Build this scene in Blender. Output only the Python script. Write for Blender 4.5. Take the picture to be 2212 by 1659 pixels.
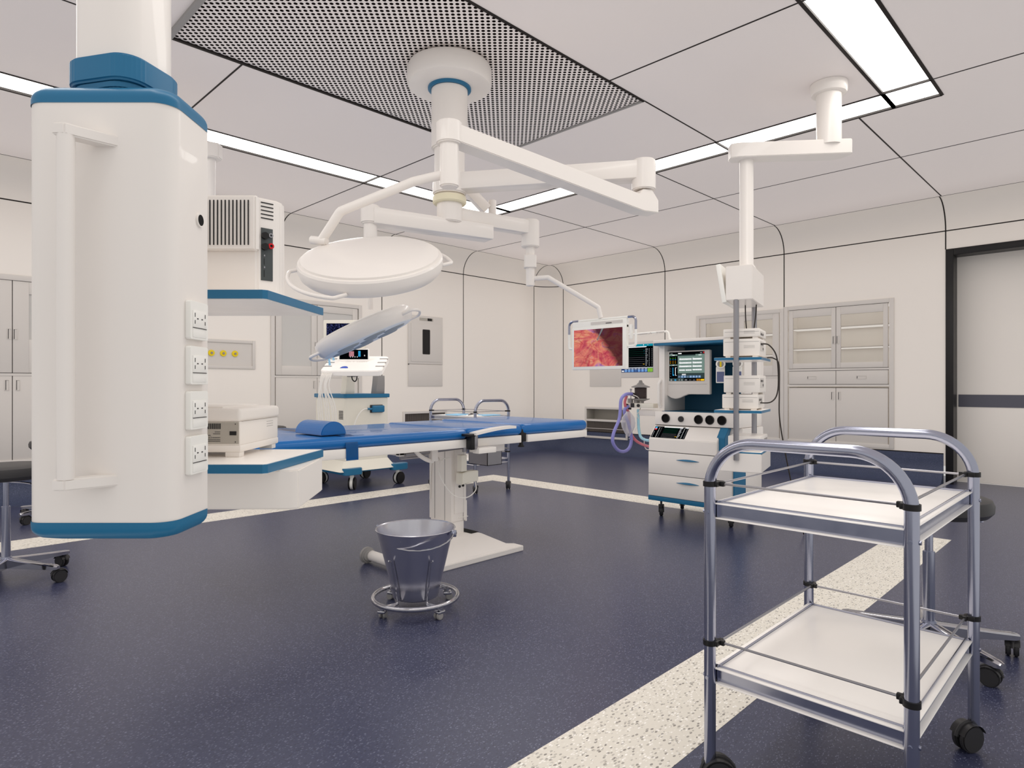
import bpy, bmesh, math, random
from mathutils import Matrix, Vector
random.seed(7)
S = bpy.context.scene
for o in list(bpy.data.objects): bpy.data.objects.remove(o)
COL = S.collection
PI = math.pi
def R(d): return math.radians(d)

# ---------------------------------------------------------------- camera, world, exposure
YAW = -45.28
cd = bpy.data.cameras.new('camera'); cam = bpy.data.objects.new('camera', cd); COL.objects.link(cam)
cam.location = (0, 0, 1.1); cam.rotation_euler = (R(90), 0, R(YAW))
cd.lens = 22.329; cd.sensor_width = 36; cd.shift_y = 0.0018; cd.clip_start = 0.02
S.camera = cam
w = bpy.data.worlds.new('world'); S.world = w; w.use_nodes = True
w.node_tree.nodes['Background'].inputs[0].default_value = (1, .97, .94, 1)
w.node_tree.nodes['Background'].inputs[1].default_value = 0.6
S.view_settings.view_transform = 'Standard'; S.view_settings.look = 'None'
S.view_settings.gamma = 1; S.view_settings.use_curve_mapping = False
S.view_settings.exposure = 0.0
S.cycles.diffuse_bounces = 8; S.cycles.max_bounces = 16
S.cycles.use_fast_gi = True; S.cycles.fast_gi_method = 'ADD'      # even ambient light of a white room
w.light_settings.ao_factor = .30; w.light_settings.distance = .8
LIGHT = 6.5          # strength of the ceiling light panels

# ---------------------------------------------------------------- materials
def srgb(r, g, b):
    f = lambda c: (c/255/12.92) if c/255 <= .04045 else ((c/255+.055)/1.055)**2.4
    return (f(r), f(g), f(b), 1)
def mat(name, col, rough=.5, metal=0, spec=.5, noise=0.0, scale=8, coat=0, alpha=1, trans=0, ior=1.45, emit=0, bump=0):
    m = bpy.data.materials.new(name); m.use_nodes = True
    nt = m.node_tree; b = nt.nodes['Principled BSDF']
    b.inputs['Base Color'].default_value = col; b.inputs['Roughness'].default_value = rough
    b.inputs['Metallic'].default_value = metal; b.inputs['Specular IOR Level'].default_value = spec
    b.inputs['Coat Weight'].default_value = coat; b.inputs['Alpha'].default_value = alpha
    b.inputs['Transmission Weight'].default_value = trans; b.inputs['IOR'].default_value = ior
    if emit:
        b.inputs['Emission Color'].default_value = col; b.inputs['Emission Strength'].default_value = emit
    tc = nt.nodes.new('ShaderNodeTexCoord'); n = nt.nodes.new('ShaderNodeTexNoise')
    n.inputs['Scale'].default_value = scale; n.inputs['Detail'].default_value = 4
    nt.links.new(tc.outputs['Object'], n.inputs['Vector'])
    mr = nt.nodes.new('ShaderNodeMapRange'); nt.links.new(n.outputs['Fac'], mr.inputs['Value'])
    mr.inputs['To Min'].default_value = max(0.02, rough-noise); mr.inputs['To Max'].default_value = min(1, rough+noise)
    nt.links.new(mr.outputs['Result'], b.inputs['Roughness'])
    if bump:
        bp = nt.nodes.new('ShaderNodeBump'); bp.inputs['Strength'].default_value = bump; bp.inputs['Distance'].default_value = .002
        nt.links.new(n.outputs['Fac'], bp.inputs['Height']); nt.links.new(bp.outputs['Normal'], b.inputs['Normal'])
    return m
M = {}
M['wall'] = mat('wall_panel', srgb(236, 229, 221), .45, noise=.05)
M['ceil'] = mat('ceiling_panel', srgb(240, 232, 228), .55, noise=.05)
M['seam'] = mat('seam_rubber', srgb(26, 20, 18), .6)
M['black'] = mat('black_plastic', srgb(22, 21, 22), .4, noise=.05)
M['void'] = mat('dark_void', srgb(4, 4, 5), .8)
M['char'] = mat('charcoal_plastic', srgb(50, 49, 50), .45, noise=.05)
M['white'] = mat('white_enamel', srgb(232, 226, 220), .32, noise=.05, coat=.2)
M['whitem'] = mat('white_matt', srgb(234, 228, 221), .5, noise=.05)
M['plast'] = mat('white_plastic', srgb(238, 236, 230), .4, noise=.04)
M['lamin'] = mat('white_laminate', srgb(255, 250, 244), .25, noise=.04)
M['cream'] = mat('cream_plastic', srgb(226, 221, 208), .4, noise=.04)
M['cabin'] = mat('cabinet_grey', srgb(208, 202, 196), .35, noise=.05, spec=.5)
M['cabin2'] = mat('cabinet_inner', srgb(248, 244, 238), .5, noise=.05)
M['teal'] = mat('teal_trim', srgb(36, 106, 144), .35, noise=.04)
M['tealdk'] = mat('teal_back_panel', srgb(30, 84, 112), .5, noise=.04)
M['blue'] = mat('blue_vinyl', srgb(16, 100, 168), .34, noise=.06, bump=.05, scale=60, coat=.35)
M['steel'] = mat('brushed_steel', srgb(178, 182, 200), .2, 1, noise=.06, scale=30)  # blue tint in the base colour stands in for the floor's reflection
M['chrome'] = mat('chrome', srgb(196, 196, 202), .10, 1, noise=.04)
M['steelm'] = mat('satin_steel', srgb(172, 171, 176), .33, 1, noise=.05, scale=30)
M['rubber'] = mat('grey_rubber', srgb(70, 66, 66), .55)
M['bellow'] = mat('bellows_rubber', srgb(84, 74, 74), .6)
M['greyp'] = mat('grey_plastic', srgb(150, 147, 145), .45)
M['greypan'] = mat('grey_panel', srgb(172, 166, 156), .45, noise=.05)
M['dkgreen'] = mat('slate_panel', srgb(70, 75, 76), .45)
M['red'] = mat('red_plastic', srgb(200, 20, 30), .4)
M['yellow'] = mat('yellow_plastic', srgb(232, 205, 30), .4)
M['lav'] = mat('lavender_hose', srgb(138, 136, 200), .4)
M['rose'] = mat('rose_hose', srgb(206, 112, 122), .4)
M['cyanh'] = mat('pale_blue_hose', srgb(160, 208, 222), .35)
M['beige'] = mat('beige_ring', srgb(226, 218, 190), .45)
M['paper'] = mat('white_paper', srgb(240, 240, 236), .7)
M['ltblue'] = mat('light_blue_cloth', srgb(150, 200, 232), .7)
M['cable'] = mat('white_cable', srgb(232, 228, 222), .45)
M['bcable'] = mat('black_cable', srgb(48, 42, 38), .5)
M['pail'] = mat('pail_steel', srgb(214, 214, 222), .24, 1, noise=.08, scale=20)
M['louvre'] = mat('louvre_grey', srgb(118, 110, 104), .5)
M['lens'] = mat('lamp_lens', srgb(242, 242, 238), .5, noise=.05)
M['lensdk'] = mat('lamp_led_cluster', srgb(165, 168, 168), .6, noise=.2, scale=200, bump=.6)
M['glow'] = mat('bright_label', srgb(255, 255, 255), .5, emit=.9)
def glassm(name, col, mix):
    m = bpy.data.materials.new(name); m.use_nodes = True; nt = m.node_tree; nt.nodes.clear()
    o = nt.nodes.new('ShaderNodeOutputMaterial'); t = nt.nodes.new('ShaderNodeBsdfTransparent'); g = nt.nodes.new('ShaderNodeBsdfPrincipled')
    t.inputs[0].default_value = col; g.inputs['Base Color'].default_value = col; g.inputs['Roughness'].default_value = .15
    fr = nt.nodes.new('ShaderNodeLayerWeight'); fr.inputs['Blend'].default_value = .35
    mr = nt.nodes.new('ShaderNodeMapRange'); mr.inputs['To Min'].default_value = mix; mr.inputs['To Max'].default_value = min(1, mix+.5)
    nt.links.new(fr.outputs['Facing'], mr.inputs['Value'])
    x = nt.nodes.new('ShaderNodeMixShader'); nt.links.new(mr.outputs['Result'], x.inputs[0])
    nt.links.new(t.outputs[0], x.inputs[1]); nt.links.new(g.outputs[0], x.inputs[2]); nt.links.new(x.outputs[0], o.inputs[0])
    return m
M['glass'] = glassm('pane_glass', (.95, .94, .92, 1), .12)
M['frost'] = glassm('frosted_glass', (.86, .84, .81, 1), .62)
M['bag'] = glassm('clear_bag', (.86, .85, .88, 1), .32)
M['ivbag'] = glassm('infusion_bag', (.86, .97, .97, 1), .4)
def light_mat():
    m = bpy.data.materials.new('light_diffuser'); m.use_nodes = True; nt = m.node_tree; nt.nodes.clear()
    o = nt.nodes.new('ShaderNodeOutputMaterial'); e = nt.nodes.new('ShaderNodeEmission')
    e.inputs[0].default_value = (1, .955, .905, 1); e.inputs[1].default_value = LIGHT
    nt.links.new(e.outputs[0], o.inputs[0]); return m
M['light'] = light_mat()
def emis(name, col, st):
    m = bpy.data.materials.new(name); m.use_nodes = True; nt = m.node_tree; nt.nodes.clear()
    o = nt.nodes.new('ShaderNodeOutputMaterial'); e = nt.nodes.new('ShaderNodeEmission')
    e.inputs[0].default_value = col; e.inputs[1].default_value = st; nt.links.new(e.outputs[0], o.inputs[0]); return m
for k, c in dict(s_black=(3, 4, 6), s_white=(255, 255, 255), s_slate=(112, 134, 126), s_dslate=(52, 66, 66), s_blue=(130, 178, 236), s_cyan=(60, 180, 240),
                 s_teal=(20, 140, 160), s_green=(150, 205, 40), s_dgreen=(20, 80, 60), s_orange=(225, 140, 20), s_yellow=(250, 195, 30), s_red=(225, 50, 60),
                 s_grey=(120, 120, 124), s_lgrey=(190, 192, 196), s_pink=(220, 150, 160), s_navy=(30, 50, 100), s_lime=(90, 200, 60)).items():
    M[k] = emis('screen_'+k[2:], srgb(*c), 1.0)

def nn(nt, t, **kw):
    n = nt.nodes.new(t)
    for k, v in kw.items(): setattr(n, k, v)
    return n
def mth(nt, op, a, b=None, c=None):
    n = nt.nodes.new('ShaderNodeMath'); n.operation = op
    for i, v in enumerate((a, b, c)):
        if v is None: continue
        if isinstance(v, (int, float)): n.inputs[i].default_value = v
        else: nt.links.new(v, n.inputs[i])
    return n.outputs[0]
def ramp(nt, src, stops):
    r = nt.nodes.new('ShaderNodeValToRGB'); nt.links.new(src, r.inputs[0])
    e = r.color_ramp.elements
    while len(e) < len(stops): e.new(.5)
    for i, (p, c) in enumerate(stops): e[i].position = p; e[i].color = c
    return r.outputs[0]
def vinyl(name, base, dark, light, sc, rough, spec, da, la):
    m = bpy.data.materials.new(name); m.use_nodes = True; nt = m.node_tree; b = nt.nodes['Principled BSDF']
    tc = nn(nt, 'ShaderNodeTexCoord'); mp = nn(nt, 'ShaderNodeMapping'); nt.links.new(tc.outputs['Object'], mp.inputs[0])
    cols = base
    prev = None
    for i, (c, amt, s, off) in enumerate(((dark, da, sc, 0), (light, la, sc*1.25, 7.3))):
        v = nn(nt, 'ShaderNodeTexVoronoi'); v.inputs['Scale'].default_value = s
        mp2 = nn(nt, 'ShaderNodeMapping'); mp2.inputs['Location'].default_value = (off, off, 0); mp2.inputs['Rotation'].default_value = (0, 0, .5+i)
        mp2.inputs['Scale'].default_value = (1, 1.9, 1); nt.links.new(tc.outputs['Object'], mp2.inputs[0]); nt.links.new(mp2.outputs[0], v.inputs['Vector'])
        sp = nn(nt, 'ShaderNodeSeparateColor'); nt.links.new(v.outputs['Color'], sp.inputs[0])
        a = mth(nt, 'GREATER_THAN', sp.outputs[0], 1-amt)
        bq = mth(nt, 'LESS_THAN', v.outputs['Distance'], .42)
        f = mth(nt, 'MULTIPLY', a, bq); f = mth(nt, 'MULTIPLY', f, sp.outputs[1])
        mx = nn(nt, 'ShaderNodeMix', data_type='RGBA'); nt.links.new(f, mx.inputs[0])
        if prev is None: mx.inputs[6].default_value = base
        else: nt.links.new(prev, mx.inputs[6])
        mx.inputs[7].default_value = c; prev = mx.outputs[2]
    nt.links.new(prev, b.inputs['Base Color'])
    n = nn(nt, 'ShaderNodeTexNoise'); n.inputs['Scale'].default_value = 120; nt.links.new(tc.outputs['Object'], n.inputs['Vector'])
    mr = nn(nt, 'ShaderNodeMapRange'); nt.links.new(n.outputs['Fac'], mr.inputs['Value']); mr.inputs['To Min'].default_value = rough-.05; mr.inputs['To Max'].default_value = rough+.05
    nt.links.new(mr.outputs[0], b.inputs['Roughness']); b.inputs['Specular IOR Level'].default_value = spec
    bp = nn(nt, 'ShaderNodeBump'); bp.inputs['Strength'].default_value = .12; bp.inputs['Distance'].default_value = .0008
    nt.links.new(n.outputs['Fac'], bp.inputs['Height']); nt.links.new(bp.outputs[0], b.inputs['Normal'])
    return m
M['floor'] = vinyl('floor_vinyl', srgb(57, 60, 84), srgb(40, 43, 64), srgb(112, 116, 138), 95, .3, .5, .5, .4)
M['skirt'] = vinyl('skirting_vinyl', srgb(64, 71, 94), srgb(48, 54, 74), srgb(90, 96, 122), 95, .5, .35, .5, .3)
M['strip'] = vinyl('floor_strip_vinyl', srgb(222, 216, 204), srgb(130, 124, 118), srgb(250, 246, 240), 60, .35, .45, .55, .5)
def perf_mat():
    m = bpy.data.materials.new('perforated_metal'); m.use_nodes = True; nt = m.node_tree; b = nt.nodes['Principled BSDF']
    tc = nn(nt, 'ShaderNodeTexCoord'); sx = nn(nt, 'ShaderNodeSeparateXYZ'); nt.links.new(tc.outputs['Object'], sx.inputs[0])
    p = .0324; q = p*math.sqrt(2)
    u = mth(nt, 'DIVIDE', mth(nt, 'ADD', sx.outputs[0], sx.outputs[1]), q); v = mth(nt, 'DIVIDE', mth(nt, 'SUBTRACT', sx.outputs[0], sx.outputs[1]), q)
    du = mth(nt, 'SUBTRACT', mth(nt, 'FRACT', u), .5); dv = mth(nt, 'SUBTRACT', mth(nt, 'FRACT', v), .5)
    # rows parallel to the diagonals of the panel
    d = mth(nt, 'SQRT', mth(nt, 'ADD', mth(nt, 'MULTIPLY', du, du), mth(nt, 'MULTIPLY', dv, dv)))
    f = mth(nt, 'LESS_THAN', d, .335)
    mx = nn(nt, 'ShaderNodeMix', data_type='RGBA'); nt.links.new(f, mx.inputs[0]); mx.inputs[6].default_value = srgb(240, 232, 228); mx.inputs[7].default_value = srgb(22, 16, 15)
    nt.links.new(mx.outputs[2], b.inputs['Base Color']); b.inputs['Roughness'].default_value = .6
    sp = mth(nt, 'MULTIPLY', mth(nt, 'SUBTRACT', 1.0, f), .4); nt.links.new(sp, b.inputs['Specular IOR Level'])
    return m
M['perf'] = perf_mat()
def tissue_mat(name, z0, z1, y0, y1):
    m = bpy.data.materials.new(name); m.use_nodes = True; nt = m.node_tree; nt.nodes.clear()
    o = nn(nt, 'ShaderNodeOutputMaterial'); e = nn(nt, 'ShaderNodeEmission'); nt.links.new(e.outputs[0], o.inputs[0])
    tc = nn(nt, 'ShaderNodeTexCoord'); sx = nn(nt, 'ShaderNodeSeparateXYZ'); nt.links.new(tc.outputs['Object'], sx.inputs[0])
    u = mth(nt, 'DIVIDE', mth(nt, 'SUBTRACT', y1, sx.outputs[1]), y1-y0)   # 0 left .. 1 right
    v = mth(nt, 'DIVIDE', mth(nt, 'SUBTRACT', sx.outputs[2], z0), z1-z0)
    cb = nn(nt, 'ShaderNodeCombineXYZ'); nt.links.new(u, cb.inputs[0]); nt.links.new(v, cb.inputs[1])
    n1 = nn(nt, 'ShaderNodeTexNoise'); n1.inputs['Scale'].default_value = 3.2; n1.inputs['Detail'].default_value = 5; n1.inputs['Distortion'].default_value = 1.2
    nt.links.new(cb.outputs[0], n1.inputs['Vector'])
    base = ramp(nt, n1.outputs['Fac'], [(.28, srgb(130, 40, 66)), (.40, srgb(190, 78, 92)), (.48, srgb(212, 104, 100)), (.55, srgb(224, 150, 116)), (.62, srgb(206, 120, 150)), (.74, srgb(140, 116, 178))])
    # streaks fanning from the grasped point
    du = mth(nt, 'SUBTRACT', u, .5); dv = mth(nt, 'SUBTRACT', v, .74)
    ang = mth(nt, 'ARCTAN2', du, dv)
    c2 = nn(nt, 'ShaderNodeCombineXYZ'); nt.links.new(mth(nt, 'MULTIPLY', ang, 2.6), c2.inputs[0]); nt.links.new(mth(nt, 'MULTIPLY', u, .8), c2.inputs[1])
    n2 = nn(nt, 'ShaderNodeTexNoise'); n2.inputs['Scale'].default_value = 2.2; n2.inputs['Detail'].default_value = 3; nt.links.new(c2.outputs[0], n2.inputs['Vector'])
    st = ramp(nt, n2.outputs['Fac'], [(.48, (0, 0, 0, 1)), (.66, (.42, .42, .42, 1))])
    m1 = nn(nt, 'ShaderNodeMix', data_type='RGBA'); nt.links.new(st, m1.inputs[0]); nt.links.new(base, m1.inputs[6]); m1.inputs[7].default_value = srgb(228, 164, 128)
    # vessels
    vo = nn(nt, 'ShaderNodeTexVoronoi', feature='DISTANCE_TO_EDGE'); vo.inputs['Scale'].default_value = 4.5
    nd = nn(nt, 'ShaderNodeMix', data_type='RGBA'); nd.inputs[0].default_value = .12; nt.links.new(cb.outputs[0], nd.inputs[6]); nt.links.new(n1.outputs['Color'], nd.inputs[7])
    nt.links.new(nd.outputs[2], vo.inputs['Vector'])
    ve = ramp(nt, vo.outputs['Distance'], [(0, (.6, .6, .6, 1)), (.03, (0, 0, 0, 1))])
    m2 = nn(nt, 'ShaderNodeMix', data_type='RGBA'); nt.links.new(ve, m2.inputs[0]); nt.links.new(m1.outputs[2], m2.inputs[6]); m2.inputs[7].default_value = srgb(160, 20, 50)
    # dark upper right organ
    k = mth(nt, 'ADD', mth(nt, 'MULTIPLY', mth(nt, 'SUBTRACT', u, .62), 2.4), mth(nt, 'MULTIPLY', mth(nt, 'SUBTRACT', v, .45), 1.15))
    k = mth(nt, 'ADD', k, mth(nt, 'MULTIPLY', n1.outputs['Fac'], .55))
    dk = ramp(nt, k, [(.30, (0, 0, 0, 1)), (.62, (.92, .92, .92, 1))])
    m3 = nn(nt, 'ShaderNodeMix', data_type='RGBA'); nt.links.new(dk, m3.inputs[0]); nt.links.new(m2.outputs[2], m3.inputs[6]); m3.inputs[7].default_value = srgb(66, 28, 36)
    nt.links.new(m3.outputs[2], e.inputs[0]); e.inputs[1].default_value = .95
    return m

# ---------------------------------------------------------------- mesh helpers
WM = {}; RT = {}; WROOT = set()      # root matrices; WROOT: things whose parts are given in room coordinates
def new_empty(name, loc, rz=0):
    o = bpy.data.objects.new(name, None); COL.objects.link(o); o.empty_display_size = .1
    o.location = loc; o.rotation_euler = (0, 0, rz); WM[o.name] = Matrix.Translation(loc) @ Matrix.Rotation(rz, 4, 'Z'); return o
def tag(o, label=None, cat=None, group=None, kind=None):
    if label: o['label'] = label
    if cat: o['category'] = cat
    if group: o['group'] = group
    if kind: o['kind'] = kind
    return o
def thing(name, label, cat, loc=(0, 0, 0), rz=0, group=None):
    return tag(new_empty(name, loc, rz), label, cat, group)
I4 = Matrix.Identity(4)
class MB:
    """collects shapes; coordinates are in the parent's frame unless world=True"""
    def __init__(s, F=I4): s.bm = bmesh.new(); s.F = F
    def _add(s, bm2, X=None, mi=0):
        T = s.F @ X if X is not None else s.F
        bmesh.ops.transform(bm2, matrix=T, verts=bm2.verts)
        me = bpy.data.meshes.new('t'); bm2.to_mesh(me); bm2.free()
        n0 = len(s.bm.faces); s.bm.from_mesh(me); bpy.data.meshes.remove(me)
        s.bm.faces.ensure_lookup_table()
        for f in s.bm.faces[n0:]: f.material_index = mi
        return s
    def box(s, x0, x1, y0, y1, z0, z1, bev=0, seg=2, X=None, mi=0, edges=None):
        b = bmesh.new(); bmesh.ops.create_cube(b, size=1)
        for v in b.verts: v.co = Vector(((x0+x1)/2+v.co.x*(x1-x0), (y0+y1)/2+v.co.y*(y1-y0), (z0+z1)/2+v.co.z*(z1-z0)))
        if bev:
            es = b.edges if edges is None else [e for e in b.edges if edges(e)]
            bmesh.ops.bevel(b, geom=list(es), offset=bev, segments=seg, affect='EDGES', profile=.5, clamp_overlap=True)
        return s._add(b, X, mi)
    def cyl(s, p0, p1, r, r2=None, seg=24, mi=0, bev=0, X=None):
        p0 = Vector(p0); p1 = Vector(p1); d = p1-p0; r2 = r if r2 is None else r2
        b = bmesh.new(); bmesh.ops.create_cone(b, cap_ends=True, cap_tris=False, segments=seg, radius1=r, radius2=r2, depth=d.length)
        if bev:
            es = [e for e in b.edges if len(e.link_faces) == 2 and any(len(f.verts) > 4 for f in e.link_faces)]
            bmesh.ops.bevel(b, geom=es, offset=bev, segments=2, affect='EDGES', clamp_overlap=True)
        T = Matrix.Translation((p0+p1)/2) @ d.to_track_quat('Z', 'Y').to_matrix().to_4x4()
        return s._add(b, (X @ T) if X is not None else T, mi)
    def tube(s, pts, r, seg=10, closed=False, mi=0, X=None):
        pts = [Vector(p) for p in pts]; b = bmesh.new(); n = len(pts); rings = []
        up = None
        for i, p in enumerate(pts):
            a = pts[i-1] if (i or closed) else p; c = pts[(i+1) % n] if (i < n-1 or closed) else p
            t = (c-a).normalized()
            if up is None:
                up = Vector((0, 0, 1)) if abs(t.z) < .9 else Vector((1, 0, 0))
            u = (up - t*up.dot(t)).normalized(); v = t.cross(u); up = u
            k = 1.0
            if i and i < n-1 or closed:
                ca = (p-a).normalized().dot((c-p).normalized()); k = 1/max(.6, math.sqrt(max(.01, (1+ca)/2)))
            rr = r[i] if isinstance(r, (list, tuple)) else r
            rings.append([b.verts.new(p+(u*math.cos(q*2*PI/seg)+v*math.sin(q*2*PI/seg))*rr) for q in range(seg)])
        for i in range(n if closed else n-1):
            A = rings[i]; B = rings[(i+1) % n]
            off = 0
            if closed and i == n-1:
                off = min(range(seg), key=lambda o: (B[o].co-A[0].co).length)
            for q in range(seg): b.faces.new((A[q], A[(q+1) % seg], B[(q+1+off) % seg], B[(q+off) % seg]))
        if not closed:
            b.faces.new(rings[0][::-1]); b.faces.new(rings[-1])
        bmesh.ops.recalc_face_normals(b, faces=b.faces)
        return s._add(b, X, mi)
    def lathe(s, prof, c=(0, 0, 0), seg=32, mi=0, X=None, a0=0, a1=2*PI):
        b = bmesh.new(); full = abs(a1-a0-2*PI) < 1e-6; rings = []
        m = seg if full else seg+1
        for (r, z) in prof:
            if r < 1e-6: rings.append([b.verts.new((c[0], c[1], c[2]+z))]*m)
            else: rings.append([b.verts.new((c[0]+r*math.cos(a0+(a1-a0)*q/seg), c[1]+r*math.sin(a0+(a1-a0)*q/seg), c[2]+z)) for q in range(m)])
        for A, B in zip(rings, rings[1:]):
            for q in range(seg):
                q2 = (q+1) % m
                vs = []
                for vv in (A[q], A[q2], B[q2], B[q]):
                    if vv not in vs: vs.append(vv)
                if len(vs) > 2: b.faces.new(vs)
        bmesh.ops.recalc_face_normals(b, faces=b.faces)
        return s._add(b, X, mi)
    def prism(s, poly, z0, z1, bev=0, seg=2, X=None, mi=0, hbev=0):
        b = bmesh.new(); vs = [b.verts.new((x, y, z0)) for x, y in poly]; f = b.faces.new(vs)
        r = bmesh.ops.extrude_face_region(b, geom=[f]); 
        for v in r['geom']:
            if isinstance(v, bmesh.types.BMVert): v.co.z = z1
        bmesh.ops.recalc_face_normals(b, faces=b.faces)
        if bev: bmesh.ops.bevel(b, geom=list(b.edges), offset=bev, segments=seg, affect='EDGES', clamp_overlap=True)
        return s._add(b, X, mi)
    def quad(s, *ps, mi=0, X=None):
        b = bmesh.new(); b.faces.new([b.verts.new(p) for p in ps]); return s._add(b, X, mi)
    def sphere(s, c, r, seg=16, sc=(1, 1, 1), X=None, mi=0):
        b = bmesh.new(); bmesh.ops.create_uvsphere(b, u_segments=seg, v_segments=seg//2+2, radius=r)
        for v in b.verts: v.co = Vector((c[0]+v.co.x*sc[0], c[1]+v.co.y*sc[1], c[2]+v.co.z*sc[2]))
        return s._add(b, X, mi)
    def build(s, name, m, parent=None, world=False, label=None, smooth=35, kind=None):
        rt = None if parent is None else RT.get(parent.name, parent.name)
        if world and rt: WROOT.add(rt)
        if rt and (world or rt in WROOT): bmesh.ops.transform(s.bm, matrix=WM[parent.name].inverted(), verts=s.bm.verts)
        me = bpy.data.meshes.new(name); s.bm.to_mesh(me); s.bm.free()
        for k in (m if isinstance(m, (list, tuple)) else [m]): me.materials.append(M[k] if isinstance(k, str) else k)
        if smooth:
            me.polygons.foreach_set('use_smooth', [True]*len(me.polygons)); me.set_sharp_from_angle(angle=R(smooth))
        o = bpy.data.objects.new(name, me); COL.objects.link(o)
        if parent is not None: o.parent = parent; WM[o.name] = WM[parent.name]; RT[o.name] = rt
        else: WM[o.name] = I4
        if label: o['label'] = label
        if kind: o['kind'] = kind
        return o
def fillet(pts, r, n=6, closed=False):
    pts = [Vector(p) for p in pts]; out = []
    N = len(pts)
    for i, p in enumerate(pts):
        if not closed and i in (0, N-1): out.append(p); continue
        a = (pts[i-1]-p); c = (pts[(i+1) % N]-p); la = a.length; lc = c.length; a.normalize(); c.normalize()
        th = a.angle(c)
        if th > R(178): out.append(p); continue
        t = min(r/math.tan(th/2), la*.49, lc*.49); rr = t*math.tan(th/2)
        bi = (a+c).normalized(); cen = p+bi*(rr/math.sin(th/2))
        v0 = (p+a*t)-cen; v1 = (p+c*t)-cen; ang = v0.angle(v1); ax = v0.cross(v1).normalized()
        for k in range(n+1): out.append(cen+Matrix.Rotation(ang*k/n, 3, ax) @ v0)
    return out
def spline(pts, n=8, closed=False):
    pts = [Vector(p) for p in pts]; out = []; N = len(pts)
    for i in range(N if closed else N-1):
        g = (lambda k: pts[k % N]) if closed else (lambda k: pts[min(max(k, 0), N-1)])
        p0, p1, p2, p3 = g(i-1), g(i), g(i+1), g(i+2)
        for k in range(n):
            t = k/n
            out.append(.5*((2*p1)+(p2-p0)*t+(2*p0-5*p1+4*p2-p3)*t*t+(3*p1-p0-3*p2+p3)*t*t*t))
    if not closed: out.append(pts[-1])
    return out
def rrect(x0, x1, y0, y1, r, n=5):
    o = []
    for cx, cy, a in ((x1-r, y1-r, 0), (x0+r, y1-r, 90), (x0+r, y0+r, 180), (x1-r, y0+r, 270)):
        for k in range(n+1):
            q = R(a+90*k/n); o.append((cx+r*math.cos(q), cy+r*math.sin(q)))
    return o
def rrect2(x0, x1, y0, y1, r, rb, n=8):     # rb: radius of the back corners
    o = []
    for cx, cy, a, q in ((x1-rb, y1-rb, 0, rb), (x0+rb, y1-rb, 90, rb), (x0+r, y0+r, 180, r), (x1-r, y0+r, 270, r)):
        for k in range(n+1): o.append((cx+q*math.cos(R(a+90*k/n)), cy+q*math.sin(R(a+90*k/n))))
    return o
def kids(o): return [c for c in bpy.data.objects if c.parent == o]
def copy_tree(o, parent=None):
    c = o.copy(); COL.objects.link(c)
    if parent is not None: c.parent = parent
    for ch in kids(o): copy_tree(ch, c)
    return c
RZV = R(YAW)
VB = (.70373, -.71046); VA = (.71046, .70373)        # right and ahead unit vectors, for things standing turned 45 degrees in the room
def L(lat, dep, z=0): return Vector((VB[0]*lat+VA[0]*dep, VB[1]*lat+VA[1]*dep, z))
def XV(x, y, z, dx='x'): pass
# matrix whose local x,y,z map to world axes (for screens facing -X: local x -> -Y (right), local y -> Z (up), local z -> -X (outwards))
def face_negX(X, y0, z0): return Matrix(((0, 0, -1, X), (-1, 0, 0, y0), (0, 1, 0, z0), (0, 0, 0, 1)))
def face_negY(Y, x0, z0): return Matrix(((1, 0, 0, x0), (0, 0, -1, Y), (0, 1, 0, z0), (0, 0, 0, 1)))

# ================================================================ THE ROOM
X0, X1, Y0, Y1, ZC = -3.3, 8.5, -.86, 7.52, 3.16
RC = .36; CV = .32; ZK = .335; ZW = ZC-CV
def profile_wall():
    p = [(0, ZK), (0, ZW)]
    for k in range(1, 11):
        a = R(90*k/10); p.append((CV*(1-math.cos(a)), ZW+CV*math.sin(a)))
    return p
def sweep(mb, prof, pts):    # pts: list of (x, y, nx, ny) with the inward normal
    b = bmesh.new(); G = [[b.verts.new((x+nx*d, y+ny*d, z)) for d, z in prof] for x, y, nx, ny in pts]
    for A, B in zip(G, G[1:]):
        for i in range(len(prof)-1): b.faces.new((A[i], A[i+1], B[i+1], B[i]))
    mb._add(b); return mb
def arcpts(cx, cy, a0, a1, n=10, r=RC):
    return [(cx+r*math.cos(R(a0+(a1-a0)*k/n)), cy+r*math.sin(R(a0+(a1-a0)*k/n)), -math.cos(R(a0+(a1-a0)*k/n)), -math.sin(R(a0+(a1-a0)*k/n))) for k in range(n+1)]
def holed(mb, fn, s0, s1, z0, z1, holes):
    ss = sorted({s0, s1, *[h[0] for h in holes], *[h[1] for h in holes]}); zs = sorted({z0, z1, *[h[2] for h in holes], *[h[3] for h in holes]})
    for a, b in zip(ss, ss[1:]):
        for c, d in zip(zs, zs[1:]):
            m1, m2 = (a+b)/2, (c+d)/2
            if any(h[0] < m1 < h[1] and h[2] < m2 < h[3] for h in holes) or not (s0 <= m1 <= s1 and z0 <= m2 <= z1): continue
            mb.quad(fn(a, c), fn(b, c), fn(b, d), fn(a, d))
cove = profile_wall()[1:]
HOL_L = [(.42, 1.44, ZK+.05, 2.12), (3.45, 4.66, ZK+.05, 2.17), (5.40, 6.14, .36, .73)]
HOL_R = [(2.10, 3.322, ZK+.05, 2.12), (3.385, 4.59, ZK+.05, 2.10), (5.85, 6.66, .25, .73)]
DY0, DY1, DZ = .02, 1.559, 2.632
mb = MB(); holed(mb, lambda s, z: (s, Y1, z), X0+RC, X1-RC, ZK, ZW, HOL_L)
sweep(mb, cove, [(X0+RC, Y1, 0, -1), (X1-RC, Y1, 0, -1)]); sweep(mb, profile_wall(), arcpts(X1-RC, Y1-RC, 90, 0)); sweep(mb, profile_wall(), arcpts(X0+RC, Y1-RC, 180, 90))
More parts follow.
